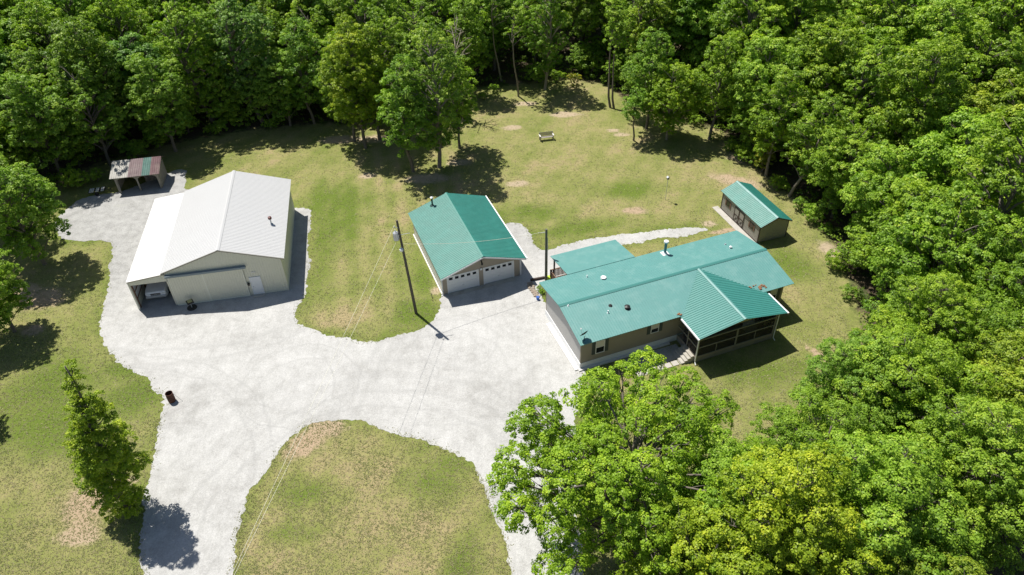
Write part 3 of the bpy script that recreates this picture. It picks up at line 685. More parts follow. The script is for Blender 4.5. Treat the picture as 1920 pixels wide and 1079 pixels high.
    for sgn in (-1, 1):
        ue = pr+sgn*(hw2+.06); mb.bar((ue, -pd-pl-.05, ph-.02), (ue, -o-.25, ph-.02), .12, .11)
    mb.each("gutter", 'white', b)
    mb = MB()
    for sgn in (-1, 1):
        ue = pr+sgn*(hw2+.04); xx = pr+sgn*(6.825*S/2+.06)
        mb.tube([(ue, -pd-pl+.15, ph-.06), (xx, vf-.08, ph-.4), (xx, vf-.08, .25), (xx+sgn*.05, vf-.3, .08)], .045, 8)
    mb.each("downspout", 'white', b)
    # steps up to the porch's left side
    st_ = MB()
    for i in range(4): st_.box(x0-.28*(4-i)+.0, x0-.0 if i == 3 else x0-.28*(3-i), vf+.25, vf+1.75, 0, .155*(i+1))
    st_.build("steps", 'concrete', b)
    # front windows
    window_unit(b, 1.33, 2.17, 1.25, 2.65); window_unit(b, 6.45, 7.22, 1.72, 2.72); window_unit(b, 18.3, 19.05, 1.35, 2.7, shut=.34)
    # door inside the porch and a hanging swing
    dd_ = MB().box(11.2, 12.1, -.05, -.012, sk+.02, 2.62).build("door", 'offwhite', b); MB().tube([(11.3, -.05, 1.6), (11.3, -.1, 1.6)], .035, 8).build("handle", 'galv', dd_)
    window_unit(b, 13.6, 14.6, 1.5, 2.6, shut=0)
    # vents
    def vent(u, v, r=.06, h=.25, m='galv', cap=None):
        z = hr - abs(v-W/2)*k
        q = MB().tube([(u, v, z-.03), (u, v, z+.05)], [r*2.2, r*1.2], 12).tube([(u, v, z), (u, v, z+h)], r, 12).build("roof_vent", m, b)
        if cap: MB().tube([(u, v, z+h-.02), (u, v, z+h+.02), (u, v, z+h+.10)], [r*1.2, r*1.9, r*.4], 12).build("vent_cap", cap, q)
    vent(3.72, 6.80, .045, .22, 'white'); vent(4.88, 5.9, .13, .14, 'galv', 'white'); vent(17.5, 6.1, .06, .12, 'galv'); vent(17.5, 5.3, .07, .16, 'galv', 'white')
    vent(3.72, 2.3, .10, .08, 'black'); vent(4.94, 1.6, .13, .16, 'black', 'black'); vent(3.18, 1.65, .05, .25, 'white'); vent(.35, W/2-.25, .05, .10, 'white')
    # stove pipe chimney with white cap and flashing
    u, v = 11.81, 7.25; z = hr - abs(v-W/2)*k
    c = MB().tube([(u, v, z-.05), (u, v, z+1.25)], .13, 16).build("chimney_pipe", 'pipe_blue', b)
    MB().box(u-.33, u+.33, v-.3, v+.3, z-.05, z+.06).tube([(u, v, z+.04), (u, v, z+.2)], [.26, .14], 14).build("chimney_flashing", 'white', c)
    MB().tube([(u, v, z+1.22), (u, v, z+1.26), (u, v, z+1.44), (u, v, z+1.50)], [.14, .22, .22, .05], 16).build("chimney_cap", 'white', c)
    # drift of dead leaves in the valley ends
    rng = random.Random(3); lf = MB()
    for cu, cv, n, su, sv in ((17.0, -.10, 26, .20, .10), (8.75, -.48, 12, .08, .07), (16.3, .22, 6, .25, .08)):
        for i in range(n):
            uu, vv = cu+rng.gauss(0, su), cv+rng.gauss(0, sv); zz = max(hr-(W/2-vv)*k, prh2-abs(uu-pr)*k2 if vv > -pd else 0)+.03+rng.random()*.04
            if uu > 17.2 and vv < -o+.05: continue
            s2 = .05+rng.random()*.04; a = rng.random()*6.28
            lf.box(uu-s2, uu+s2, vv-s2*.6, vv+s2*.6, zz, zz+.012)
    lf.build("dead_leaves", 'leaf_litter', b)
    # swing
    w0 = thing("porch_swing", "white slatted swing seat hanging inside the screened porch", "swing", (0,0,0))
    w0.matrix_world = Matrix.Translation(b.location) @ Matrix.Rotation(.347, 4, 'Z') @ Matrix.Translation((14.9, vf+.75, 0))
    s1 = MB()
    for i in range(5): s1.box(-.6, .6, -.25+i*.11, -.16+i*.11, 1.25, 1.28)
    s1.build("seat", 'white', w0)
    s1 = MB()
    for i in range(5): s1.box(-.6, .6, .28+i*.02, .30+i*.02, 1.32+i*.11, 1.41+i*.11)
    s1.build("backrest", 'white', w0)
    s1 = MB()
    for u in (-.55, .55): s1.tube([(u, -.2, 1.27), (u, 0, 2.3)], .012, 6).tube([(u, .3, 1.6), (u, 0, 2.3)], .012, 6)
    s1.build("chain", 'galv', w0)
    # satellite dish on the near corner
    d = thing("satellite_dish", "small satellite dish, its shade painted black, clamped to the near roof corner of the house", "satellite dish", (0,0,0))
    d.matrix_world = Matrix.Translation(b.location) @ Matrix.Rotation(.347, 4, 'Z') @ Matrix.Translation((.12, -.28, he+.08))
    MB().tube([(0, 0, -.05), (0, 0, .35), (.02, -.05, .5)], .025, 8).box(-.1, .1, -.1, .1, -.06, -.03).build("mast", 'black', d)
    dm = MB(); Rr = .36; rings = []
    nrm = Vector((-.25, .80, .52)).normalized(); ax = nrm.cross(Vector((0,0,1))).normalized(); ay = nrm.cross(ax)
    cc = Vector((.02, .05, .62)); n0 = len(dm.v); K = 20
    for j, q in enumerate((.02, .35, .7, 1.0)):
        for i in range(K):
            a = 2*math.pi*i/K; pt = cc + ax*(Rr*1.1*q*math.cos(a)) + ay*(Rr*q*math.sin(a)) + nrm*(.09*q*q); dm.v.append(tuple(pt))
    for j in range(3):
        for i in range(K): dm.f.append((n0+j*K+i, n0+j*K+(i+1) % K, n0+(j+1)*K+(i+1) % K, n0+(j+1)*K+i))
    do = dm.build("dish", 'black', d, smooth=True); so_ = do.modifiers.new("thick", 'SOLIDIFY'); so_.thickness = .012  # black colour stands for the shade on the dish's back
    MB().tube([tuple(cc - ay*(-Rr*.9) + nrm*.05), tuple(cc+nrm*.5+Vector((0,0,.02)))], .014, 6).tube([tuple(cc+nrm*.46), tuple(cc+nrm*.58)], .05, 8).build("feed_horn", 'white', d)
house()

def shed():
    W, L, he, hr, o, p = 2.975*S, 6.076*S, 1.905*S, 2.592*S, .149*S, .25*S
    b = thing("garden_shed", "small taupe shed with green ribbed roof and crossed double doors", "shed", frame_of(22.189, 53.542), .318)
    k = (hr-he)/(W/2+o); top = lambda u: hr - abs(u-W/2)*k - .06; T = .08
    kw = dict(pitch=.2, rib=.01, rw=.03, t=T)
    MB().sheet((0, 0, 0), (1, 0, 0), (0, 0, 1), 0, W, .05, top, **kw).build("wall", 'shed_siding', b)
    MB().sheet((W, L, 0), (-1, 0, 0), (0, 0, 1), 0, W, .05, lambda a: top(W-a), **kw).build("wall", 'shed_siding', b)
    MB().sheet((W-.002, T+.01, 0), (0, 1, 0), (0, 0, 1), 0, L-2*T-.02, .05, top(W)-.02, **kw).build("wall", 'shed_siding', b)
    MB().sheet((.002, L-T-.01, 0), (0, -1, 0), (0, 0, 1), 0, L-2*T-.02, .05, top(0)-.02, **kw).build("wall", 'shed_siding', b)
    roof_pair(b, "roof", 'roof_green', 0, W/2+o, W/2+o, W/2, -p, L+p, he, hr, cap='roof_faded')
    t = MB()
    for x, y in ((0, 0), (W, 0), (0, L), (W, L)): t.box(x-.03 if x == 0 else x-.05, x+.05 if x == 0 else x+.03, y-.03 if y == 0 else y-.05, y+.05 if y == 0 else y+.03, .0, top(0)-.04)
    t.box(-.04, -.015, .05, L-.05, .0, .12)
    for v in (-p-.015, L+p+.015):
        for u0, u1 in ((-o, W/2), (W/2, W+o)): t.bar((u0, v, hr-abs(u0-W/2)*k-.07), (u1, v, hr-abs(u1-W/2)*k-.07), .025, .10)
    t.build("trim", 'dark_brown', b)
    # double doors with brown bracing
    for y0, y1 in ((2.66, 3.52), (3.54, 4.40)):
        d = MB().box(-.045, -.012, y0, y1, .14, 1.78).build("door", 'shed_siding', b)
        q = MB(); q.box(-.07, -.046, y0, y0+.07, .14, 1.78); q.box(-.07, -.046, y1-.07, y1, .14, 1.78)
        for z in (.14, .93, 1.71): q.box(-.068, -.046, y0+.07, y1-.07, z, z+.07)
        q.bar((-.058, y0+.07, .21), (-.058, y1-.07, .93), .02, .06, up=(1,0,0)); q.bar((-.056, y1-.07, .21), (-.056, y0+.07, .93), .02, .06, up=(1,0,0))
        q.build("door_brace", 'dark_brown', d)
    for y in (1.3, 5.65):
        w_ = MB().box(-.03, -.012, y-.28, y+.28, 1.0, 1.6).build("window", 'glass', b)
        MB().box(-.045, -.012, y-.33, y-.28, .95, 1.65).box(-.045, -.012, y+.28, y+.33, .95, 1.65).box(-.044, -.012, y-.28, y+.28, .95, 1.0).box(-.044, -.012, y-.28, y+.28, 1.6, 1.65).build("window_frame", 'dark_brown', w_)
        for a in (-.52, .35): MB().box(-.045, -.012, y+a, y+a+.17, .95, 1.65).build("shutter", 'brown_wood', b)
    MB().box(-.75, -.05, -.3, L+.5, .0, .05).build("threshold_slab", 'concrete', b)
shed()

def shelter():
    b = thing("wood_shelter", "old grey open-front wood shelter with patchwork sheet roof by the trees", "shelter", (-44.75, 73.35, 0), R(9))
    W, Dp, hf, hrg, hb = 4.7, 3.3, 2.15, 2.85, 2.3; vr = 2.3
    post = MB()
    for u in (.07, W/2, W-.07): post.box(u-.08, u+.08, 0, .14, 0, hf)
    for u in (.07, W/2, W-.07): post.box(u-.08, u+.08, Dp-.14, Dp, 0, hb)
    post.box(-.1, W+.1, -.03, .0, hf-.32, hf+.02); post.each("post", 'grey_wood', b)
    br = MB()
    for u0, s_ in ((.15, 1), (W/2-.08, -1), (W/2+.08, 1), (W-.15, -1)):
        # quarter-round bracing boards of the arches
        pts = [(u0, .03, hf-.32)] + [(u0+s_*(.62-.62*math.sin(t)), .03, hf-.32-.55*(1-math.cos(t))) for t in np.linspace(0, math.pi/2, 7)]
        br.poly(pts, (0, .06, 0))
    br.each("arch_brace", 'grey_wood', b)
    rt = lambda v: hf + (hrg-hf)*v/vr if v < vr else hrg - (hrg-hb)*(v-vr)/(Dp-vr)
    sw = MB()
    for u in (-.03, W+.0):
        sw = MB()
        for i in range(int(Dp/.2)):
            v0, v1 = i*.2+.0, min(Dp, i*.2+.19); sw.poly([(u, v0, .05), (u, v1, .05), (u, v1, rt(v1)-.03), (u, v0, rt(v0)-.03)], (.03, 0, 0))
        sw.build("board_wall", 'grey_wood', b)
    sw = MB()
    for i in range(int(W/.2)): sw.box(i*.2, i*.2+.19, Dp-.03, Dp, .05, hb-.05)
    sw.build("board_wall", 'grey_wood', b)
    for i, (m, u0, u1) in enumerate((('pale_sheet', -.35, 1.6), ('rose_sheet', 1.6, 3.1), ('teal_sheet', 3.1, 4.0), ('maroon', 4.0, 5.05))):
        B = Vector((0, -(vr+.35), -(hrg-hf)*(vr+.35)/vr)); A = Vector((1, 0, 0)) 
        P = (0, vr, hrg+.03+i*.003)
        if A.cross(B).z < 0: A = -A; q = (-u1, -u0)
        else: q = (u0, u1)
        r = MB().sheet(P, A, B, q[0], q[1], 0, B.length, t=.03); B2 = Vector((0, Dp-vr+.15, -(hrg-hb)*(Dp-vr+.15)/(Dp-vr)))
        A2 = Vector((1,0,0)) if Vector((1,0,0)).cross(B2).z > 0 else Vector((-1,0,0)); q2 = (u0, u1) if A2.x > 0 else (-u1, -u0)
        r.sheet(P, A2, B2, q2[0], q2[1], .003, B2.length, t=.03); ro = r.build("roof_sheet", m, b)
        ro['label'] = ("pale grey roof sheet", "faded rose roof sheet", "teal roof sheet", "maroon roof sheet")[i]
    # stacked firewood inside the right bay
    rng = random.Random(8)
    wp = thing("firewood_pile", "pile of split firewood stacked inside the right bay of the shelter", "firewood", (0,0,0))
    wp.matrix_world = Matrix.Translation(b.location) @ Matrix.Rotation(R(9), 4, 'Z')
    mb = MB()
    for r_ in range(7):
        for c_ in range(13): mb.tube([(2.55+c_*.155+rng.random()*.03, 1.9+rng.random()*.1, .09+r_*.14), (2.56+c_*.155, 2.4+rng.random()*.1, .09+r_*.14)], .06+rng.random()*.015, 6)
    mb.build("split_logs", 'wood', wp)
    # leaning plank
    tag(MB().bar((.25, -.25, .04), (.12, .3, 1.5), .16, .035, up=(0,1,0)).build("leaning_plank", 'grey_wood', None, loc=b.location), "grey plank leaning in the left bay of the shelter", "plank").rotation_euler = (0, 0, R(9))
    # low utility trailer beside it
    t = thing("utility_trailer", "small low trailer with white slatted bed beside the old shelter", "trailer", (-47.2, 73.35, 0), R(14))
    fr = MB()
    for y in (-.4, 0, .4): fr.box(-.85, .85, y-.03, y+.03, .42, .48)
    for x in (-.85, .82): fr.box(x, x+.06, -.45, .45, .42, .55)
    fr.bar((.85, 0, .45), (1.5, 0, .35), .06, .06); fr.build("chassis", 'black', t)
    bd = MB()
    for i in range(9):
        if i in (3, 6): continue
        bd.box(-.82+i*.185, -.82+i*.185+.13, -.45, .45, .49, .52)
    bd.build("slat_bed", 'offwhite', t)
    for y in (-.52, .52):
        w_ = MB().tube([(0, y-.06, .22), (0, y+.06, .22)], .22, 18).build("wheel", 'tyre', t)
shelter()

# ------------------------------------------------------------------ vehicle in the carport
def car():
    a = .163; org = Vector(frame_of(-28.082, 47.405)); rot = Matrix.Rotation(a, 4, 'Z')
    c = thing("parked_car", "silver pickup truck parked nose out in the barn's open carport", "car")
    c.matrix_world = Matrix.Translation(org) @ rot @ Matrix.Translation((-1.92, 1.05, 0))
    # side profile (v back, z), nose at v=0
    def loft(name, mat, secs, smooth=True, bev=.04):
        mb = MB(); n = None
        for v, hwb, hwt, z0, z1, zt in secs:
            ring = [(-hwb, z0), (-hwb, z1), (-hwt, zt), (hwt, zt), (hwb, z1), (hwb, z0)]; n = len(ring)
            mb.v += [(x, v, z) for x, z in ring]
        for i in range(len(secs)-1):
            for j in range(n): mb.f.append((i*n+j, i*n+(j+1) % n, (i+1)*n+(j+1) % n, (i+1)*n+j))
        mb.f.append(tuple(range(n))); e = (len(secs)-1)*n; mb.f.append(tuple(range(e+n-1, e-1, -1)))
        return mb.build(name, mat, c, bevel=bev)
    body = loft("body", 'car', [(0, .80, .72, .42, .78, .88), (.10, .94, .82, .34, .88, 1.00), (.5, .98, .84, .32, .95, 1.08), (1.35, .99, .86, .32, 1.0, 1.15), (3.4, .99, .90, .32, 1.02, 1.12), (3.45, .99, .92, .32, 1.02, 1.05), (5.3, .97, .90, .36, 1.0, 1.05), (5.42, .92, .86, .42, .95, 1.0)])
    loft("cabin", 'car', [(1.95, .70, .62, 1.1, 1.62, 1.74), (2.5, .78, .66, 1.1, 1.7, 1.82), (3.2, .76, .66, 1.1, 1.66, 1.78), (3.38, .74, .64, 1.1, 1.5, 1.6)])
    MB().poly([(-.86, 1.30, 1.14), (.86, 1.30, 1.14), (.68, 1.93, 1.70), (-.68, 1.93, 1.70)], (0, .03, .02)).build("windshield", 'glass', c)
    for s_ in (-1, 1):
        MB().poly([(s_*.90, 1.5, 1.13), (s_*.90, 3.3, 1.13), (s_*.74, 3.2, 1.62), (s_*.71, 2.05, 1.62)], (s_*.02, 0, .01)).build("side_window", 'glass', c)
        MB().box(s_*.62-.17, s_*.62+.17, -.02, .10, .72, .86).build("headlight", 'lens', c, bevel=.02)
        MB().box(s_*1.07-.09, s_*1.07+.09, 1.5, 1.64, 1.1, 1.28).build("mirror", 'car', c, bevel=.02)
        for v in (1.0, 4.4):
            w_ = MB().tube([(s_*.80, v, .38), (s_*1.0, v, .38)], .38, 22).build("wheel", 'tyre', c, bevel=.02)
            MB().tube([(s_*.99, v, .38), (s_*1.012, v, .38)], .22, 16).build("rim", 'galv', w_)
    g = MB().box(-.44, .44, -.035, .06, .66, .86).build("grille", 'black', c, bevel=.01)
    q = MB()
    for z in (.71, .78): q.box(-.42, .42, -.045, -.034, z, z+.02)
    q.box(-.10, .10, -.06, -.036, .74, .80); q.build("grille_bar", 'galv', g)
    MB().box(-.92, .92, -.12, .12, .40, .62).build("bumper", 'galv', c, bevel=.04)
car()

# ------------------------------------------------------------------ small things in the yard
ORD = ["leftmost", "second from left", "third from left", "fourth from left", "fifth from left", "sixth from left", "seventh from left", "eighth from left", "ninth from left", "tenth from left"]
def local(b, u, v, z=0):
    x, y, a = dict(barn=(-28.082, 47.405, .163), gar=(-5.778, 47.636, .344), house=(4.887, 38.599, .347), shed=(22.189, 53.542, .318))[b]
    return Vector((x*S+u*math.cos(a)-v*math.sin(a), y*S+u*math.sin(a)+v*math.cos(a), z))
def yard():
    # burn barrel
    p = gp(323, 752); t = thing("burn_barrel", "rusty brown burn barrel on the gravel by the grass edge", "barrel", p)
    m = MB(); K = 28; n0 = 0
    prof = [(.29, 0), (.29, .28), (.305, .30), (.29, .32), (.29, .58), (.305, .60), (.29, .62), (.285, .9), (.30, .92), (.27, .92), (.27, .10), (.02, .09)]
    for r_, z in prof:
        for i in range(K): m.v.append((r_*math.cos(2*math.pi*i/K), r_*math.sin(2*math.pi*i/K), z))
    for j in range(len(prof)-1):
        for i in range(K): m.f.append((j*K+i, j*K+(i+1) % K, (j+1)*K+(i+1) % K, (j+1)*K+i))
    m.build("drum", 'rust', t, smooth=False); MB().tube([(0, 0, .10), (0, 0, .30)], [.26, .2], 20).build("ash", 'soot', t)
    tag(MB().tube([(0, 0, .02), (-.62, .16, .80)], .012, 6).build("metal_rod", 'galv', None, loc=p+Vector((.92, -.1, 0))), "thin metal poker leaning on the rusty burn barrel", "rod")
    # stand in front of the barn
    p = local('barn', 1.45, -.75); t = thing("yard_stand", "black pedestal stand with pale yellow square top by the sliding door", "stand", p, R(35))
    MB().tube([(0, 0, .02), (0, 0, .07)], [.46, .44], 24).build("base", 'black', t); MB().tube([(0, 0, .05), (0, 0, .68)], .04, 10).build("post", 'galv', t)
    MB().box(-.30, .30, -.30, .30, .66, .80).build("tray", 'black', t, bevel=.01); MB().box(-.21, .21, -.21, .21, .80, .86).build("pad", 'dirtbox', t, bevel=.02)
    # bench on the back lawn
    p = gp(1024.5, 262.5); t = thing("garden_bench", "weathered slatted bench standing alone on the back lawn", "bench", p, R(10))
    m = MB(); 
    for i in range(4): m.box(-.78, .78, -.28+i*.13, -.17+i*.13, .42, .45)
    m.build("seat", 'wood', t); m = MB()
    for i in range(3): m.box(-.78, .78, .25+i*.03, .275+i*.03, .52+i*.15, .63+i*.15)
    m.build("backrest", 'wood', t)
    for s_ in (-1, 1):
        m = MB().box(s_*.82-.04, s_*.82+.04, -.32, -.22, 0, .66).box(s_*.82-.04, s_*.82+.04, .22, .34, 0, .98).build("leg", 'grey_wood', t)
        MB().box(s_*.84-.08, s_*.84+.08, -.36, .34, .66, .71).build("armrest", 'offwhite', t)
    # bird house on a pole
    p = gp(1247.5, 375); t = thing("birdhouse", "pale birdhouse on a thin white pole in the back lawn", "birdhouse", p, R(20))
    MB().tube([(0, 0, 0), (0, 0, 2.6)], .028, 8).build("pole", 'offwhite', t)
    h = MB().box(-.11, .11, -.10, .10, 2.6, 2.86).build("box", 'wood', t)
    MB().poly([(-.16, -.14, 2.85), (.16, -.14, 2.85), (0, -.14, 2.97)], (0, .28, 0)).build("roof", 'galv', t)
    MB().tube([(0, -.11, 2.74), (0, -.095, 2.74)], .035, 10).build("entrance_hole", 'black', t)
    # power poles
    b = gp(780.5, 588); top = b + Vector((-.52, 0, 10.3)); b2 = gp(1023.7, 525.5)
    t = thing("utility_pole", "tall dark wooden utility pole carrying a grey transformer beside the garage lawn", "utility pole", b)
    dv = Vector((-.52, 0, 10.3)); at = lambda z: dv*(z/10.3)
    MB().tube([at(-.3), at(5), at(10.3)], [.145, .12, .095], 12).build("post", 'pole_wood', t)
    q = at(8.35); tr = MB().tube([q+Vector((-.36, -.05, .0)), q+Vector((-.36, -.05, .05)), q+Vector((-.36, -.05, .75)), q+Vector((-.36, -.05, .84))], [.2, .24, .24, .12], 18).build("transformer", 'galv', t, smooth=False)
    MB().tube([q+Vector((-.36, -.05, .84)), q+Vector((-.36, -.05, 1.05))], [.05, .03], 10).build("bushing", 'white', tr)
    MB().box(q.x-.14, q.x-.08, -.15, .05, q.z+.2, q.z+.6).build("bracket", 'galv', t)
    q = at(7.75); MB().tube([q, q+Vector((.0, -.45, .12)), q+Vector((0, -.6, .06))], .025, 8).build("lamp_arm", 'galv', t)
    MB().tube([q+Vector((0, -.6, .14)), q+Vector((0, -.6, .02)), q+Vector((0, -.6, -.16))], [.08, .17, .14], 14).build("lamp_head", 'white', t)
    q = at(9.6); MB().tube([q+Vector((-.02, -.1, 0)), q+Vector((-.28, -.15, .1))], .03, 8).tube([q+Vector((-.26, -.15, .05)), q+Vector((-.30, -.16, .25))], .045, 8).build("insulator", 'galv', t)
    q = at(8.9); MB().bar(q+Vector((.05, -.1, 0)), q+Vector((.85, .1, .02)), .03, .03).build("bracket", 'galv', t)
    t2 = thing("service_pole", "short grey wooden service pole at the back corner of the house", "utility pole", b2)
    MB().tube([(0, 0, -.3), (0, 0, 5.95)], [.13, .105], 12).build("post", 'pole_light', t2)
    MB().bar((.0, 0, 5.55), (-.75, .1, 5.5), .03, .03).tube([(.12, -.1, 0), (.12, -.1, 5.0)], .022, 6).build("conduit", 'galv', t2)
    # lines
    def wire(a, c, sag, r_, name, label, mat='wire'):
        a, c = Vector(a), Vector(c); n = 28
        pts = [a.lerp(c, i/n) - Vector((0, 0, sag*4*(i/n)*(1-i/n))) for i in range(n+1)]
        tag(MB().tube(pts, r_, 5).build(name, mat), label, "wire")
    far = gp(398, 1155, 9.0)
    wire(b+at(9.7)+Vector((-.28, -.15, .2)), far, .12, .0085, "power_line", "upper pale power line running from the tall pole toward the near lawn island")
    wire(b+at(8.4)+Vector((-.36, -.12, .85)) - Vector((0,0,1.0)), gp(404, 1150, 7.6), .12, .0085, "power_line", "lower pale power line leaving the tall pole just below its transformer")
    wire(b+at(7.9)+Vector((.1, 0, .0)), b2+Vector((-.02, 0, 5.7)), .45, .013, "service_cable", "twisted service cable strung over the garage roof between the two poles")
    # stones of the flower bed edge
    rng = random.Random(4); proto = None; pts = []
    for i in range(9): pts.append(local('house', -.02+rng.uniform(-.10, .10) + .50*(1-i/8)*0+.42, 9.9+i*.26))
    for i in range(7): pts.append(local('house', .45+rng.uniform(-.1, .1)-.30, 10.1+i*.32))
    for i, q in enumerate(pts):
        me = bmesh.new(); bmesh.ops.create_icosphere(me, subdivisions=2, radius=.17)
        for v in me.verts: v.co = Vector((v.co.x*rng.uniform(.85, 1.25), v.co.y*rng.uniform(.85, 1.2), v.co.z*rng.uniform(.55, .75)))
        mm = D.meshes.new("edging_stone"); me.to_mesh(mm); me.free(); mm.materials.append(M['stone'])
        o = D.objects.new("edging_stone", mm); COL.objects.link(o); o.location = q+Vector((0, 0, .05)); o.rotation_euler = (0, 0, rng.random()*6)
        tag(o, f"rough brown stone, {ORD[i] if i < 9 else ORD[i-9]}".replace("from left", "from the house").replace("leftmost", "nearest the house") + (" in the outer row edging the flower bed" if i < 9 else " in the inner row edging the flower bed"), "stone", "stones edging the flower bed")
    a, c = local('house', .55, 12.35), local('house', 1.95, 12.2)
    tag(MB().bar(a+Vector((0,0,.12)), c+Vector((0,0,.12)), .15, .24).build("timber_edging", 'dark_brown'), "dark timber edging closing the flower bed behind the house corner", "edging")
    q = local('house', 2.35, 11.8); t = thing("storage_tub", "lime green plastic tub beside the service pole", "tub", q, .35)
    m = MB(); m.poly([(-.22, -.16, 0), (.22, -.16, 0), (.22, .16, 0), (-.22, .16, 0)], (0, 0, .02)); 
    for a0 in ((-.26,-.24,-.2,.2),(.24,.26,-.2,.2)): m.box(*a0, .0, .36)
    m.box(-.24, .24, -.2, -.18, 0, .36); m.box(-.24, .24, .18, .2, 0, .36); m.build("tub_body", 'lime', t); MB().box(-.29, .29, -.23, .23, .36, .40).build("lid", 'lime', t, bevel=.01)
    q = local('house', .15, 9.55); t = thing("bucket", "blue bucket standing at the driveway corner of the house", "bucket", q)
    MB().tube([(0, 0, 0), (0, 0, .34), (0, 0, .33), (0, 0, .04)], [.12, .16, .14, .10], 16, cap=False).build("pail", 'blue', t); MB().tube([(-.15, 0, .33), (-.11, .08, .42), (0, .12, .47), (.11, .08, .42), (.15, 0, .33)], .006, 5).build("handle", 'galv', t)
    q = gp(811.5, 561); tag(MB().tube([(0, 0, 0), (-.15, .25, .55)], .025, 6).build("wooden_stake", 'pole_wood', None, loc=q), "short dark stake stuck in the grass by the garage corner", "stake")
    # downed hose / black edging strip right of the porch
    # paved walk before the porch steps
    rng = random.Random(2); m = MB()
    u = 4.0
    while u < 8.6:
        for r_ in range(2):
            v0 = -2.75+r_*.62; du = rng.uniform(.55, .7)
            m.box(u+rng.uniform(0,.04), u+.60, v0+rng.uniform(0,.04), v0+.56, .0, .045+rng.random()*.012)
        u += .66
    m.box(8.62, 8.9, -2.85, -1.35, 0, .05)
    o = m.build("walkway", 'concrete', None, loc=local('house', 0, 0), bevel=.01); o.rotation_euler = (0, 0, .347); kind(o, 'structure', "row of worn paving slabs leading to the porch steps", "walkway")
    m = MB().box(3.6, 8.9, -2.08, -.45, 0, .018); o = m.build("gravel_bed", 'gravel', None, loc=local('house', 0, 0)); o.rotation_euler = (0, 0, .347); kind(o, 'structure', "strip of gravel between the house front and the paving slabs", "gravel bed")
yard()

# ------------------------------------------------------------------ trees
def np_mesh(name, V, F, mat, tone=None):
    me = D.meshes.new(name); V = np.asarray(V, np.float32); F = np.asarray(F, np.int32); k = F.shape[1]
    me.vertices.add(len(V)); me.vertices.foreach_set("co", V.ravel())
    me.loops.add(F.size); me.loops.foreach_set("vertex_index", F.ravel())
    me.polygons.add(len(F)); me.polygons.foreach_set("loop_start", np.arange(0, F.size, k, dtype=np.int32))
    if tone is not None: me.attributes.new("tone", 'FLOAT', 'FACE').data.foreach_set("value", tone.astype(np.float32))
    me.materials.append(M[mat]); me.update(calc_edges=True); return me
def unit(v): return v/(np.linalg.norm(v, axis=-1, keepdims=True)+1e-9)
def leaves(rng, centres, outs, cr, nleaf, leaf, spread=1.0, tone0=None, flat=.7):
    """quad leaves in tufts: each tuft a loose dome facing out and up"""
    n = len(centres); N_ = n*nleaf
    d = unit(rng.normal(size=(N_, 3))); out = np.repeat(outs, nleaf, 0); up = np.array([0, 0, 1.])
    ax = unit(out*.8+up*.9); dot = (d*ax).sum(1, keepdims=True); d = np.where(dot < -.25, d-2*dot*ax, d)
    rad = np.repeat(cr, nleaf)[:, None]*rng.uniform(.25, 1, (N_, 1))**.6
    p = np.repeat(centres, nleaf, 0) + d*rad*np.array([1, 1, flat])
    nrm = unit(d*.55+ax*.75+rng.normal(size=(N_, 3))*.42)
    t1 = unit(np.cross(nrm, rng.normal(size=(N_, 3)))); t2 = np.cross(nrm, t1)
    s_ = leaf*rng.uniform(.65, 1.25, (N_, 1)); w_ = s_*rng.uniform(.55, .85, (N_, 1)); droop = nrm*s_*.14
    V = np.stack([p-t1*s_*.5-droop, p+t2*w_*.5+t1*s_*.05, p+t1*s_*.5-droop, p-t2*w_*.5+t1*s_*.05], 1).reshape(-1, 3)
    F = np.arange(N_*4).reshape(-1, 4)
    if tone0 is None: tone0 = rng.uniform(.2, .8, n)
    tone = np.clip(np.repeat(tone0, nleaf)*.62 + rng.uniform(0, .38, N_), 0, 1)
    return V, F, tone
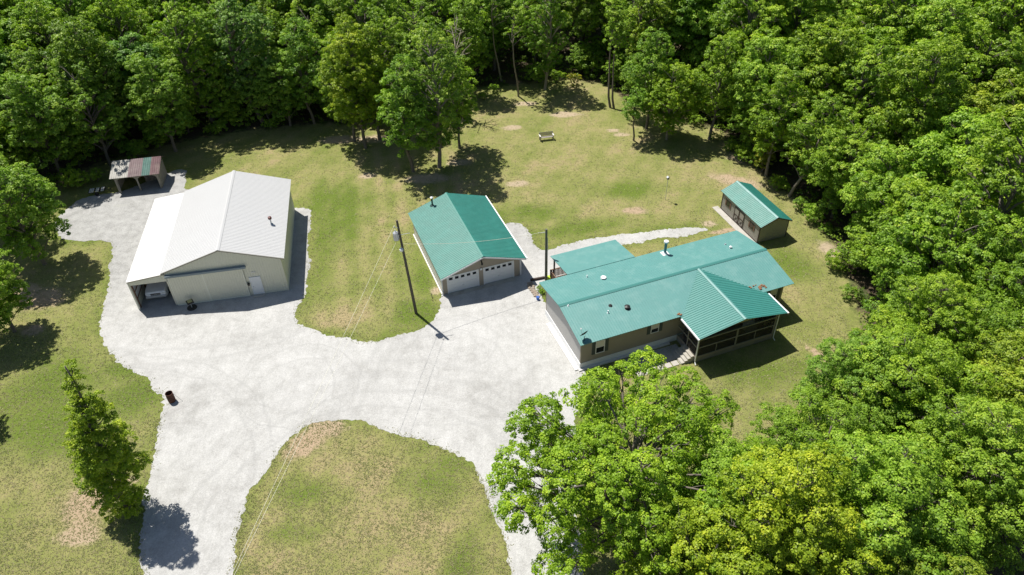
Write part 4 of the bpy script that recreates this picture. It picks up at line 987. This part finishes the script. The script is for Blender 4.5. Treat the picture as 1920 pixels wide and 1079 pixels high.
def tree_mesh(seed, H, cb, Rr, nl, lr, ctuft, nleaf, leaf, ctr=.42, shape='round', bend=.3, trunk_r=None, gap=.62, limbs=True, fill=1.0, top_frac=.86):
    rng = np.random.default_rng(seed)
    # main lobes of the crown
    zc, hz = (H+cb)/2, (H-cb)/2; L = []; tries = 0
    while len(L) < nl and tries < 8000:
        tries += 1
        d = unit(rng.normal(size=3)); q = rng.uniform(.15, 1)**.45
        z = zc + d[2]*q*(hz-lr*.6); rel = (z-cb)/(H-cb)
        if shape == 'round': prof = 1
        elif shape == 'cone': prof = np.clip(1.15-rel*1.05, .10, .85)*1.2
        elif shape == 'column': prof = 1.0 if rel < .6 else 1.0-(rel-.6)*1.2
        else: prof = 1
        p = np.array([d[0]*q*(Rr-lr*.75)*prof, d[1]*q*(Rr-lr*.75)*prof, z])
        r_ = lr*rng.uniform(.7, 1.2)*(1 if shape != 'cone' else np.clip(1.25-rel*.85, .38, 1))
        if all(np.linalg.norm((p-a)*np.array([1, 1, 1.15])) > gap*(r_+b) for a, b in L): L.append((p, r_))
    # trunk line
    bx, by = rng.normal(0, bend, 2); nT = 9
    tp = np.array([[bx*math.sin(i/nT*2.2)*.8, by*math.sin(i/nT*2.6)*.8, H*top_frac*i/nT] for i in range(nT+1)])
    tp += np.concatenate([np.zeros((1, 3)), rng.normal(0, .08, (nT, 3))*np.array([1, 1, 0])])
    tr = trunk_r or H*.0135; tb = MB(); tb.tube([(tp[0][0], tp[0][1], -.15)]+[tuple(a) for a in tp], [tr*1.5]+[tr*(1.15-(i/nT)**.8)+.02 for i in range(nT+1)], 8)
    C, O, CR, T0 = [], [], [], []
    for (p, r_) in L:
        # tufts on the lobe surface
        n = max(5, int(ctuft*r_*r_)); i = np.arange(n)+.5; ph = np.arccos(1-2*i/n); th = math.pi*(1+5**.5)*i + rng.uniform(0, 6)
        dd = np.stack([np.cos(th)*np.sin(ph), np.sin(th)*np.sin(ph), np.cos(ph)], 1)+rng.normal(0, .16, (n, 3)); dd = unit(dd)
        keep = (dd[:, 2] > -.45+rng.uniform(-.3, .3, n)) & (rng.uniform(size=n) < fill); dd = dd[keep]; n = len(dd)
        if n == 0: continue
        rr = r_*rng.uniform(.62, 1.08, (n, 1)); cc = p+dd*rr*np.array([1, 1, .85])
        lt = rng.uniform(.25, .75)
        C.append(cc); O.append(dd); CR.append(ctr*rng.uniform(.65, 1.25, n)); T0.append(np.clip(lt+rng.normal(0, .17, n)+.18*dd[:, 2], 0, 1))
        if limbs:
            hd = math.hypot(p[0], p[1]); zs = np.clip(p[2]-hd*.75-r_*.3, cb*.55, H*top_frac*.93); s0 = np.array([np.interp(zs, tp[:, 2], tp[:, 0]), np.interp(zs, tp[:, 2], tp[:, 1]), zs])
            midp = (s0+p)/2+np.array([0, 0, .12*hd])+rng.normal(0, .12, 3); lrad = tr*rng.uniform(.28, .45)
            tb.tube([tuple(s0), tuple(midp), tuple(p)], [lrad, lrad*.7, lrad*.4], 5, cap=False)
            for q in cc[rng.uniform(size=n) < .4]:
                st = midp + (p-midp)*rng.uniform(.2, 1); md = (st+q)/2+rng.normal(0, .06, 3); tb.tube([tuple(st), tuple(md), tuple(q)], [lrad*.35, .018, .009], 3, cap=False)
    C, O, CR, T0 = map(np.concatenate, (C, O, CR, T0))
    # drop tufts buried deep inside other lobes
    keep = np.ones(len(C), bool)
    for (p, r_) in L: keep &= (np.linalg.norm((C-p)/np.array([1, 1, .85]), axis=1) > r_*.52) | (rng.uniform(size=len(C)) < .25)
    C, O, CR, T0 = C[keep], O[keep], CR[keep], T0[keep]
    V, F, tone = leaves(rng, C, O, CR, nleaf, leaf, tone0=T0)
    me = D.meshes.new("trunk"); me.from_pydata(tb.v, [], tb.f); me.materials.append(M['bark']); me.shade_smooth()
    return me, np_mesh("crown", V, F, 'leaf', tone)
def plant_tree(meshes, x, y, s=1.0, rz=0, tint=(1, 1, 1), name="leafy_tree", label="", cat="tree", group=None, sz=None, lean=(0, 0), bark=(1, 1, 1)):
    o = thing(name, label, cat, (x, y, 0), rz, group); o.scale = (s, s, sz or s)
    if lean != (0, 0): o.rotation_euler = (lean[1], lean[0], rz)
    for nm, me in zip(("trunk", "crown"), meshes):
        if me is None: continue
        c = D.objects.new(nm, me); COL.objects.link(c); c.parent = o; c.color = (*(bark if nm == "trunk" else tint), 1)
    return o

YG = (1.02, 1.14, 1.25); BG = (.98, 1.06, .95); MG = (1.0, 1.08, 1.15); DG = (.84, .97, 1.2); BL = (.80, .98, 2.2); OL = (1.10, 1.04, 1.1); PALE = (1.10, 1.10, 2.4)
ZB = {}
def TM(key):
    if key in ZB: return ZB[key]
    g = dict(
      f1=dict(seed=11, H=16, cb=1.8, Rr=4.8, nl=40, lr=1.35, ctuft=19, nleaf=50, leaf=.225, ctr=.44),
      f2=dict(seed=12, H=17, cb=3, Rr=4.4, nl=34, lr=1.45, ctuft=18, nleaf=48, leaf=.23, ctr=.46),
      f3=dict(seed=13, H=15, cb=.8, Rr=5.0, nl=48, lr=1.3, ctuft=20, nleaf=50, leaf=.21, ctr=.42, fill=.9),
      f4=dict(seed=14, H=18, cb=3, Rr=4.0, nl=44, lr=1.15, ctuft=21, nleaf=46, leaf=.22, ctr=.42, shape='column', fill=.88),
      f5=dict(seed=15, H=14, cb=1.2, Rr=4.5, nl=32, lr=1.5, ctuft=17, nleaf=52, leaf=.24, ctr=.48),
      f6=dict(seed=16, H=17, cb=2, Rr=4.9, nl=60, lr=1.0, ctuft=24, nleaf=46, leaf=.2, ctr=.38, fill=.75),
      f7=dict(seed=17, H=15.5, cb=2.5, Rr=3.9, nl=26, lr=1.6, ctuft=17, nleaf=54, leaf=.26, ctr=.52, fill=.9),
      f8=dict(seed=18, H=19, cb=3.5, Rr=4.4, nl=52, lr=1.15, ctuft=20, nleaf=44, leaf=.22, ctr=.42, shape='column', fill=.7, bend=.7),
      n1=dict(seed=21, H=15.5, cb=3.0, Rr=5.4, nl=60, lr=1.25, ctuft=30, nleaf=64, leaf=.135, ctr=.34),
      n2=dict(seed=22, H=15, cb=3.0, Rr=5.0, nl=50, lr=1.3, ctuft=29, nleaf=66, leaf=.14, ctr=.36, fill=.9),
      n3=dict(seed=23, H=14, cb=2.0, Rr=4.8, nl=54, lr=1.15, ctuft=32, nleaf=62, leaf=.13, ctr=.33, fill=.9),
      fg=dict(seed=35, H=14.8, cb=2.0, Rr=8.1, nl=120, lr=1.05, ctuft=36, nleaf=66, leaf=.135, ctr=.33, fill=.80, gap=.74, trunk_r=.26),
      slim=dict(seed=41, H=17.8, cb=1.8, Rr=4.2, nl=56, lr=1.05, ctuft=22, nleaf=50, leaf=.175, ctr=.37, shape='column', fill=.82, trunk_r=.2, bend=.6),
      slim2=dict(seed=42, H=13, cb=1.6, Rr=3.4, nl=40, lr=.95, ctuft=23, nleaf=48, leaf=.17, ctr=.36, shape='column', fill=.82, trunk_r=.15, bend=.5),
      thin=dict(seed=43, H=14, cb=7.5, Rr=2.1, nl=14, lr=.8, ctuft=18, nleaf=40, leaf=.17, ctr=.33, trunk_r=.12, fill=.8, bend=.5),
      narrow=dict(seed=48, H=14.3, cb=-.2, Rr=2.45, nl=84, lr=.66, ctuft=74, nleaf=62, leaf=.115, ctr=.26, shape='cone', fill=.70, gap=.58, trunk_r=.13, bend=.3, top_frac=.93),
      under=dict(seed=61, H=7.5, cb=.2, Rr=3.1, nl=36, lr=.95, ctuft=24, nleaf=48, leaf=.185, ctr=.36, trunk_r=.09, fill=.85),
      under2=dict(seed=62, H=5.5, cb=.1, Rr=2.6, nl=26, lr=.85, ctuft=26, nleaf=46, leaf=.17, ctr=.33, trunk_r=.07, fill=.85),
      sapling=dict(seed=45, H=7.5, cb=2.2, Rr=1.8, nl=16, lr=.7, ctuft=30, nleaf=50, leaf=.14, ctr=.31, trunk_r=.09),
      bush=dict(seed=51, H=2.6, cb=.1, Rr=1.7, nl=14, lr=.7, ctuft=28, nleaf=50, leaf=.13, ctr=.30, trunk_r=.05, limbs=False),
      bush2=dict(seed=52, H=1.7, cb=.1, Rr=1.2, nl=10, lr=.55, ctuft=36, nleaf=44, leaf=.12, ctr=.25, trunk_r=.04, limbs=False),
      cedar=dict(seed=53, H=4.6, cb=.3, Rr=1.2, nl=24, lr=.5, ctuft=60, nleaf=50, leaf=.11, ctr=.22, shape='cone', trunk_r=.07, limbs=False),
      dead=dict(seed=54, H=15, cb=6, Rr=3.4, nl=16, lr=1.1, ctuft=9, nleaf=1, leaf=.02, ctr=.2, trunk_r=.17),
    )[key]
    ZB[key] = tree_mesh(**g); return ZB[key]

rr = random.Random(77)
def T(px, py, key, label, s=1.0, tint=MG, name="leafy_tree", sz=None, lean=(0, 0), cat="tree", group=None, bark=(1, 1, 1), rz=None):
    p = gp(px, py); return p, plant_tree(TM(key), p.x, p.y, s, rr.uniform(0, 6.28) if rz is None else rz, tint, name, label, cat, group, sz, lean, bark)
hand = []
def HT(*a, **k): p, o = T(*a, **k); hand.append((p.x, p.y)); return o
# lone and nameable trees
HT(240, 962, 'narrow', "slim leaning young tree beside the left edge of the driveway", 1.06, (1.15, 1.1, .85), lean=(.10, 0), rz=.6)
HT(1172, 1048, 'fg', "large spreading bright green tree in front of the house, crown over the driveway", 1.03, (1.02, 1.12, .85), rz=1.2)
HT(1300, 1110, 'n2', "yellow-green tree close behind the right side of the large spreading one", .9, YG)
HT(1400, 1175, 'n1', "dense bright green tree right of the spreading tree at the near edge", 1.0, (1.25, 1.15, .8))
HT(1560, 1150, 'n2', "pale yellow-green tree filling the near bottom edge of the woods", 1.0, YG)
HT(1290, 1230, 'n3', "low bright tree at the bottom edge below the spreading tree", 1.0, (1.2, 1.12, .8))
HT(1478, 1000, 'n3', "feathery blue-green tree at the near corner of the side lawn", .92, (.95, 1.05, 1.1))
HT(1640, 905, 'n2', "round mid green tree at the lawn's lower right edge", .95, BG)
HT(1720, 1060, 'n1', "shaded green tree behind the pale yellow-green one in the lower right woods", .95, MG)
HT(1860, 930, 'n2', "olive yellow tree standing tall in the lower right woods", 1.08, OL)
HT(1565, 880, 'n1', "broad fresh green tree closing the lower right corner of the side lawn", .80, (.90, 1.05, 1.5))
HT(1672, 770, 'n1', "bright green tree right of the porch across the side lawn", .85, BG)
HT(1648, 560, 'f1', "leafy green tree overhanging the lawn right of the house end", .85, BG)
HT(1620, 470, 'f5', "yellow-green tree just behind the end of the house", .85, YG)
HT(1560, 408, 'f3', "dark green tree behind the garden shed", .8, MG)
HT(1480, 368, 'slim2', "leaning pale-trunked tree behind the garden shed", 1.0, MG, lean=(.17, 0), bark=(1.8, 1.75, 1.7))
HT(1436, 330, 'slim2', "green tree with bare lower trunk up the lawn from the shed", 1.05, BG, bark=(1.5, 1.5, 1.4))
HT(1428, 322, 'cedar', "small dull olive cedar at the lawn edge beyond the shed", 1.0, (1.1, .85, .8), name="cedar_tree")
HT(84, 496, 'f3', "dark full tree at the left edge casting shade on the lawn by the gravel", .84, DG)
HT(22, 452, 'f6', "mid green tree at the left edge linking the woods to the shade tree", .80, MG)
HT(28, 622, 'f3', "tree at the far left edge with its bare trunk over the lawn", .66, MG)
HT(-95, 655, 'f1', "broad tree just cut off by the left edge, shading the lawn", .8, DG)
HT(-70, 800, 'f3', "low tree at the left edge of the photograph in the lower lawn", .55, DG)
HT(824, 314, 'slim', "tallest grey-green tree of the lawn grove behind the garage", 1.04, (.95, 1.02, 1.25), bark=(1.5, 1.5, 1.5))
HT(775, 322, 'slim2', "full low-skirted tree at the near side of the lawn grove", 1.12, (.85, 1.02, 1.1))
HT(862, 279, 'slim2', "small open tree at the right end of the lawn grove", .98, (1.0, 1.08, 1.0))
HT(686, 278, 'slim', "yellow-green tree at the left end of the lawn grove", .95, (1.2, 1.12, .8))
HT(665, 266, 'slim2', "slender green tree behind the left end of the grove", 1.1, BG)
HT(712, 262, 'slim2', "green tree in the middle of the grove behind the garage", 1.2, (1.15, 1.1, .85))
HT(742, 240, 'slim', "tall tree at the back of the grove between two yellow-green ones", .9, MG)
HT(880, 178, 'slim2', "dark tree at the shaded back of the grove", 1.1, MG)
HT(868, 215, 'dead', "bare grey dead tree standing behind the lawn grove", .95, MG, name="dead_tree", bark=(2.6, 2.6, 2.5))
HT(972, 181, 'thin', "thin pole-like tree with small crown at the head of the lawn", .95, MG, bark=(1.6, 1.6, 1.5))
HT(1022, 168, 'slim', "tall multi-stemmed tree at the head of the lawn", .92, (.85, 1.0, 1.1), bark=(1.9, 1.9, 1.8), sz=1.0)
HT(940, 152, 'thin', "thin bent tree in the shade at the head of the lawn", 1.0, DG, bark=(1.8, 1.8, 1.7))
HT(1144, 202, 'thin', "left stem of the bare-trunked pair at the back lawn edge", 1.08, BG)
HT(1151, 204, 'thin', "right stem of the bare-trunked pair at the back lawn edge", 1.0, BG, lean=(.04, 0))
HT(1188, 264, 'sapling', "small round-headed tree standing free on the back lawn", 1.0, (.75, .95, 1.05))
HT(1212, 242, 'slim2', "slender bluish tree between the small round one and the woods", 1.05, (.85, 1.0, 1.2))
HT(1250, 262, 'f3', "bright spreading tree shading the right of the back lawn", .72, (1.05, 1.1, .8), bark=(1.8, 1.8, 1.7))
HT(1330, 262, 'slim2', "green tree where the back lawn narrows into the right woods", 1.05, BG)
HT(447, 199, 'f2', "dark-trunked tree in a sunlit gap behind the barn", .85, MG)
HT(590, 232, 'slim2', "blue-green tree with hanging boughs at the lawn edge beyond the barn", 1.1, (.8, .98, 1.3))
HT(545, 236, 'f3', "shaded bushy tree at the lawn edge behind the barn", .7, DG)
HT(330, 284, 'f1', "big dark tree right behind the old wood shelter", .85, DG)
HT(208, 310, 'f6', "dark tree behind the left side of the wood shelter", .8, DG)
HT(118, 336, 'f1', "dark full tree behind the small trailer", .9, DG)
HT(20, 350, 'f3', "green tree at the upper left lawn edge", .85, BG)
HT(-22, 408, 'f6', "yellow-green tree cut by the upper left edge near the gravel end", .92, YG)
# bushes
def bush(px, py, key, label, s=1.0, tint=MG, group=None, name="shrub"): return T(px, py, key, label, s, tint, name=name, cat="shrub", group=group)[1]
bush(1106, 140, 'bush', "large rounded pale green shrub at the head of the back lawn", 1.5, (.95, 1.05, 1.2))
bush(1075, 160, 'bush2', "low brownish shrub left of the large rounded one", 1.1, (1.2, .85, 1.1))
bush(1012, 545, 'bush2', "small green plant in the flower bed at the house corner", .38, BG, name="garden_plant")
bush(1016, 551, 'bush2', "yellow-green plant in the flower bed nearest the blue bucket", .32, YG, name="garden_plant")
ub = [(150,352),(190,340),(60,376),(30,392),(340,262),(390,254),(420,248),(455,240),(500,242),(520,238),(640,235),(905,185),(930,168),(1000,158),(1040,150),
      (1135,158),(1225,212),(1265,222),(1300,232),(1345,262),(1372,282),(1395,300),(1412,315),(1455,352),(1470,362),(1500,395),(1520,412),(1545,440),(1570,500),(1590,560),(1600,640),(1600,700),
      (1590,800),(1570,880),(1530,950),(1470,1040),(1285,205),(1350,235),(1400,280),(300,278),(100,350),(260,300)]
shr = []
for i, (a, b_) in enumerate(ub):
    z = "left" if a < 700 else ("back" if a < 1200 else "right")
    ti = rr.choice((MG, BG, DG, YG)); tn = {MG: "mid green", BG: "bright green", DG: "dark green", YG: "yellow-green"}[ti]
    shr.append((f"{tn} shrub", f"{z} edge of the clearing", a, bush(a+rr.uniform(-8, 8), b_+rr.uniform(-5, 5), rr.choice(('bush', 'bush2')), "", rr.uniform(.6, 1.15), ti, group=f"{tn} undergrowth on the {z} lawn edge")))
# the woods: every tree stands on its own
def number(made, link):
    """tell look-alikes apart by their order across the picture"""
    fam = {}
    for look, zone, a, o in made: fam.setdefault((look, zone), []).append((a, o))
    for (look, zone), l in fam.items():
        l.sort(key=lambda q: q[0])
        for i, (a, o) in enumerate(l):
            k = len(l)-1-i
            q = "" if len(l) == 1 else "rightmost " if k == 0 else ORD[i]+" " if i <= k or k > 9 else ORD[k].replace("left", "right")+" "
            o['label'] = f"{q}{look} {link} {zone}"
number(shr, "on the")
def woods():
    rng = random.Random(99); n = 0; hp = np.array(hand); cand = []
    sp = 6.1
    j = 0; y = 12.0
    while y < 158:
        x = -118 + (j % 2)*sp/2
        while x < 112:
            cand.append((x+rng.uniform(-1.6, 1.6), y+rng.uniform(-1.5, 1.5))); x += sp
        y += sp*.9; j += 1
        if y > 100: sp = 7.0
    C = np.array(cand); ins = inside(CLW, C[:, 0], C[:, 1]); ed = edist(CLW, C[:, 0], C[:, 1])
    out = []
    for (x, y), i_, d in zip(cand, ins, ed):
        if i_ or d < 2.2: continue
        if np.min(np.hypot(hp[:, 0]-x, hp[:, 1]-y)) < 4.0: continue
        a, b_ = proj(x, y, 12); c_, d_ = proj(x, y, 2)
        if not (-110 < a < 2040 and b_ < 1200 and (b_ > -60 or d_ > -20)): continue
        if proj(x, y, 17)[1] > 1079: continue
        out.append((x, y, a, b_))
    made = []
    for x, y, a, b_ in out:
        near = y < 42
        key = rng.choice(('n1', 'n2', 'n3')) if near else rng.choice(('f1', 'f2', 'f3', 'f4', 'f5', 'f6', 'f7', 'f8', 'f6', 'f8'))
        if a < 880: pal = ((MG, 'mid green', 4), (DG, 'dark green', 4), (BG, 'bright green', 2), (BL, 'bluish green', 2), (YG, 'yellow-green', 2))
        elif a < 1200: pal = ((MG, 'mid green', 3), (DG, 'dark green', 3), (BG, 'bright green', 2), (BL, 'bluish green', 2))
        else: pal = ((BG, 'bright green', 4), (YG, 'yellow-green', 4), (MG, 'mid green', 3), (OL, 'olive green', 2), (PALE, 'pale green', 2))
        tint, tn, _ = rng.choices(pal, [q[2] for q in pal])[0]
        v = rng.uniform(.88, 1.12); tt = (tint[0]*v*rng.uniform(.94, 1.06), tint[1]*v, tint[2]*v)
        zone = "woods behind the barn" if a < 560 and b_ < 420 else "woods beside the left lawn" if a < 300 else "woods behind the lawn grove" if a < 900 else \
               "woods heading the back lawn" if a < 1230 else "woods beyond the back lawn" if b_ < 230 else \
               "woods beside the garden shed" if b_ < 600 else "woods by the side lawn"
        s_ = rng.uniform(.78, 1.18)*(1.0 if y > 42 else .95)
        kd = dict(f1='broad', f2='tall', f3='bushy', f4='narrow', f5='round-topped', f6='feathery', f7='lumpy', f8='loose tall', n1='broad', n2='round-topped', n3='bushy')[key]
        made.append((f"{tn} {kd} tree", zone, a, plant_tree(TM(key), x, y, s_, rng.uniform(0, 6.28), tt, "woodland_tree", "", "tree", f"{tn} trees in the {zone}", sz=s_*rng.uniform(.9, 1.1))))
    number(made, "in the")
    # lower trees crowding the sunny margin of the woods
    pts = []; L = 0.0; P = CLW; m2 = []
    for i in range(3, len(P)-3):
        a, b2 = P[i], P[i+1]; ln = float(np.hypot(*(b2-a))); k = 0
        nrm = np.array([(b2-a)[1], -(b2-a)[0]])/ln
        if inside(CLW, np.array([(a+b2)[0]/2+nrm[0]]), np.array([(a+b2)[1]/2+nrm[1]]))[0]: nrm = -nrm
        while L < ln:
            for off in (2.6, 6.0):
                q = a+(b2-a)*L/ln + nrm*(off+rng.uniform(-.8, 1.2)) + np.array([rng.uniform(-1, 1), rng.uniform(-1, 1)]); pts.append(q)
            L += 4.3
        L -= ln
    for q in pts:
        a, b_ = proj(q[0], q[1], 3)
        if not (-40 < a < 1960 and -20 < b_ < 1040): continue
        if 880 < a < 1060 and b_ < 200 and rng.random() < .6: continue
        if 1380 < a < 1520 and 280 < b_ < 400 and rng.random() < .4: continue
        if inside(CLW, np.array([q[0]]), np.array([q[1]]))[0] or edist(CLW, np.array([q[0]]), np.array([q[1]]))[0] < 1.9: continue
        if any(math.hypot(q[0]-z[0], q[1]-z[1]) < 2.6 for z in m2): continue
        if min(math.hypot(q[0]-z[0], q[1]-z[1]) for z in hand) < 1.6: continue
        m2.append(q)
    low = []
    for q in m2:
        a, b_ = proj(q[0], q[1], 3); tint, tn = rng.choice(((MG, 'mid green'), (BG, 'bright green'), (DG, 'dark green'), (YG, 'yellow-green')))
        z = "left margin of the woods" if a < 620 else "far margin of the woods" if a < 1200 else "right margin of the woods"
        v = rng.uniform(.9, 1.1); s_ = rng.uniform(.75, 1.2)
        low.append((f"low {tn} tree", z, a, plant_tree(TM(rng.choice(('under', 'under2'))), q[0], q[1], s_, rng.uniform(0, 6.28), (tint[0]*v, tint[1]*v, tint[2]*v), "understory_tree", "", "tree", f"low {tn} trees on the {z}")))
    number(low, "on the")
woods()

# ------------------------------------------------------------------ grass blades: too many to count
def grass():
    rng = np.random.default_rng(9)
    n = 330000
    # uniform over the picture's ground so the near lawn is no thinner than the far one
    px = rng.uniform(-20, 1640, n); py = rng.uniform(150, 1100, n)
    a, b = px-960, py-539.5; x = (a*_cr+b*_sr)/FPX; up = -(-a*_sr+b*_cr)/FPX
    dz = -_s+up*_c; t = -CAM_H/dz; X = x*t; Y = (_c+up*_s)*t
    g = inside(GRW, X, Y); dg = edist(GRW[::1], X, Y)
    keep = inside(CLW, X, Y) & (~g | ((dg < .25) & (rng.uniform(size=n) < .3)))
    # patchiness
    ph = np.sin(X*.9+np.sin(Y*.7)*1.6)+np.sin(Y*1.1+np.sin(X*.5)*2)+np.sin(X*2.7+Y*1.9)*.6
    keep &= (rng.uniform(size=n) < .38+.07*ph)
    for bx, by, aa, W_, L_ in ((-28.082*S, 47.405*S, .163, 10.3, 14.2), (-5.778*S, 47.636*S, .344, 7.8, 10.6), (4.887*S, 38.599*S, .347, 19.8, 7.3), (22.189*S, 53.542*S, .318, 3.4, 6.9), (15.9, 40.6, .347, 0, 0)):
        dx, dy = X-bx, Y-by; u = dx*math.cos(aa)+dy*math.sin(aa); v = -dx*math.sin(aa)+dy*math.cos(aa)
        keep &= ~((u > -.15) & (u < W_+.15) & (v > -.15) & (v < L_+.15))
    X, Y, dg, ph = X[keep], Y[keep], dg[keep], ph[keep]; n = len(X); print("tufts", n)
    cl = rng.normal(0, .13, (n, 2)); X = X+cl[:, 0]; Y = Y+cl[:, 1]
    K = 3; X3, Y3 = np.repeat(X, K)+rng.normal(0, .05, n*K), np.repeat(Y, K)+rng.normal(0, .05, n*K)
    edge = np.repeat(dg < .5, K); h = rng.uniform(.02, .06, n*K)*np.where(edge, 1.3, 1); th = rng.uniform(0, 6.28, n*K); ln = rng.uniform(.05, .13, n*K); wd = rng.uniform(.018, .040, n*K)
    P0 = np.stack([X3, Y3, np.full(n*K, -.01)], 1); sx = np.stack([-np.sin(th), np.cos(th), np.zeros(n*K)], 1)*wd[:, None]
    tip = P0+np.stack([np.cos(th)*ln, np.sin(th)*ln, h+.01], 1)
    V = np.stack([P0-sx, P0+sx, tip+sx*.3, tip-sx*.3], 1).reshape(-1, 3)
    tone = np.clip(rng.uniform(0, 1, n*K)*.8 + .32 - .05*np.repeat(ph, K) - .04*edge, 0, 1)
    o = D.objects.new("grass", np_mesh("grass", V, np.arange(n*K*4).reshape(-1, 4), 'grass', tone)); COL.objects.link(o)
    kind(o, 'stuff', "short patchy lawn grass, longer along the gravel edge", "grass")
grass()

def undergrowth():
    rng = np.random.default_rng(31); n = 60000
    X = rng.uniform(-110, 100, n); Y = rng.uniform(30, 150, n)
    ph = np.sin(X*.35+np.sin(Y*.3)*2)+np.sin(Y*.42+np.sin(X*.2)*2)
    d = edist(CLW, X, Y); k = ~inside(CLW, X, Y) & (d > 1.0) & (rng.uniform(size=n) < .22+.15*ph+.3*np.exp(-d/6))
    X, Y = X[k], Y[k]; n = len(X); cr = rng.uniform(.25, .6, n)
    C = np.stack([X, Y, cr*.7+rng.uniform(0, .5, n)], 1); O = np.tile([0, 0, 1.], (n, 1))
    V, F, tone = leaves(rng, C, O, cr, 12, .24)
    o = D.objects.new("undergrowth", np_mesh("undergrowth", V, F, 'leaf', tone*.8)); COL.objects.link(o); o.color = (.8, .85, .9, 1)
    kind(o, 'stuff', "low leafy undergrowth covering the woodland floor", "undergrowth")
undergrowth()
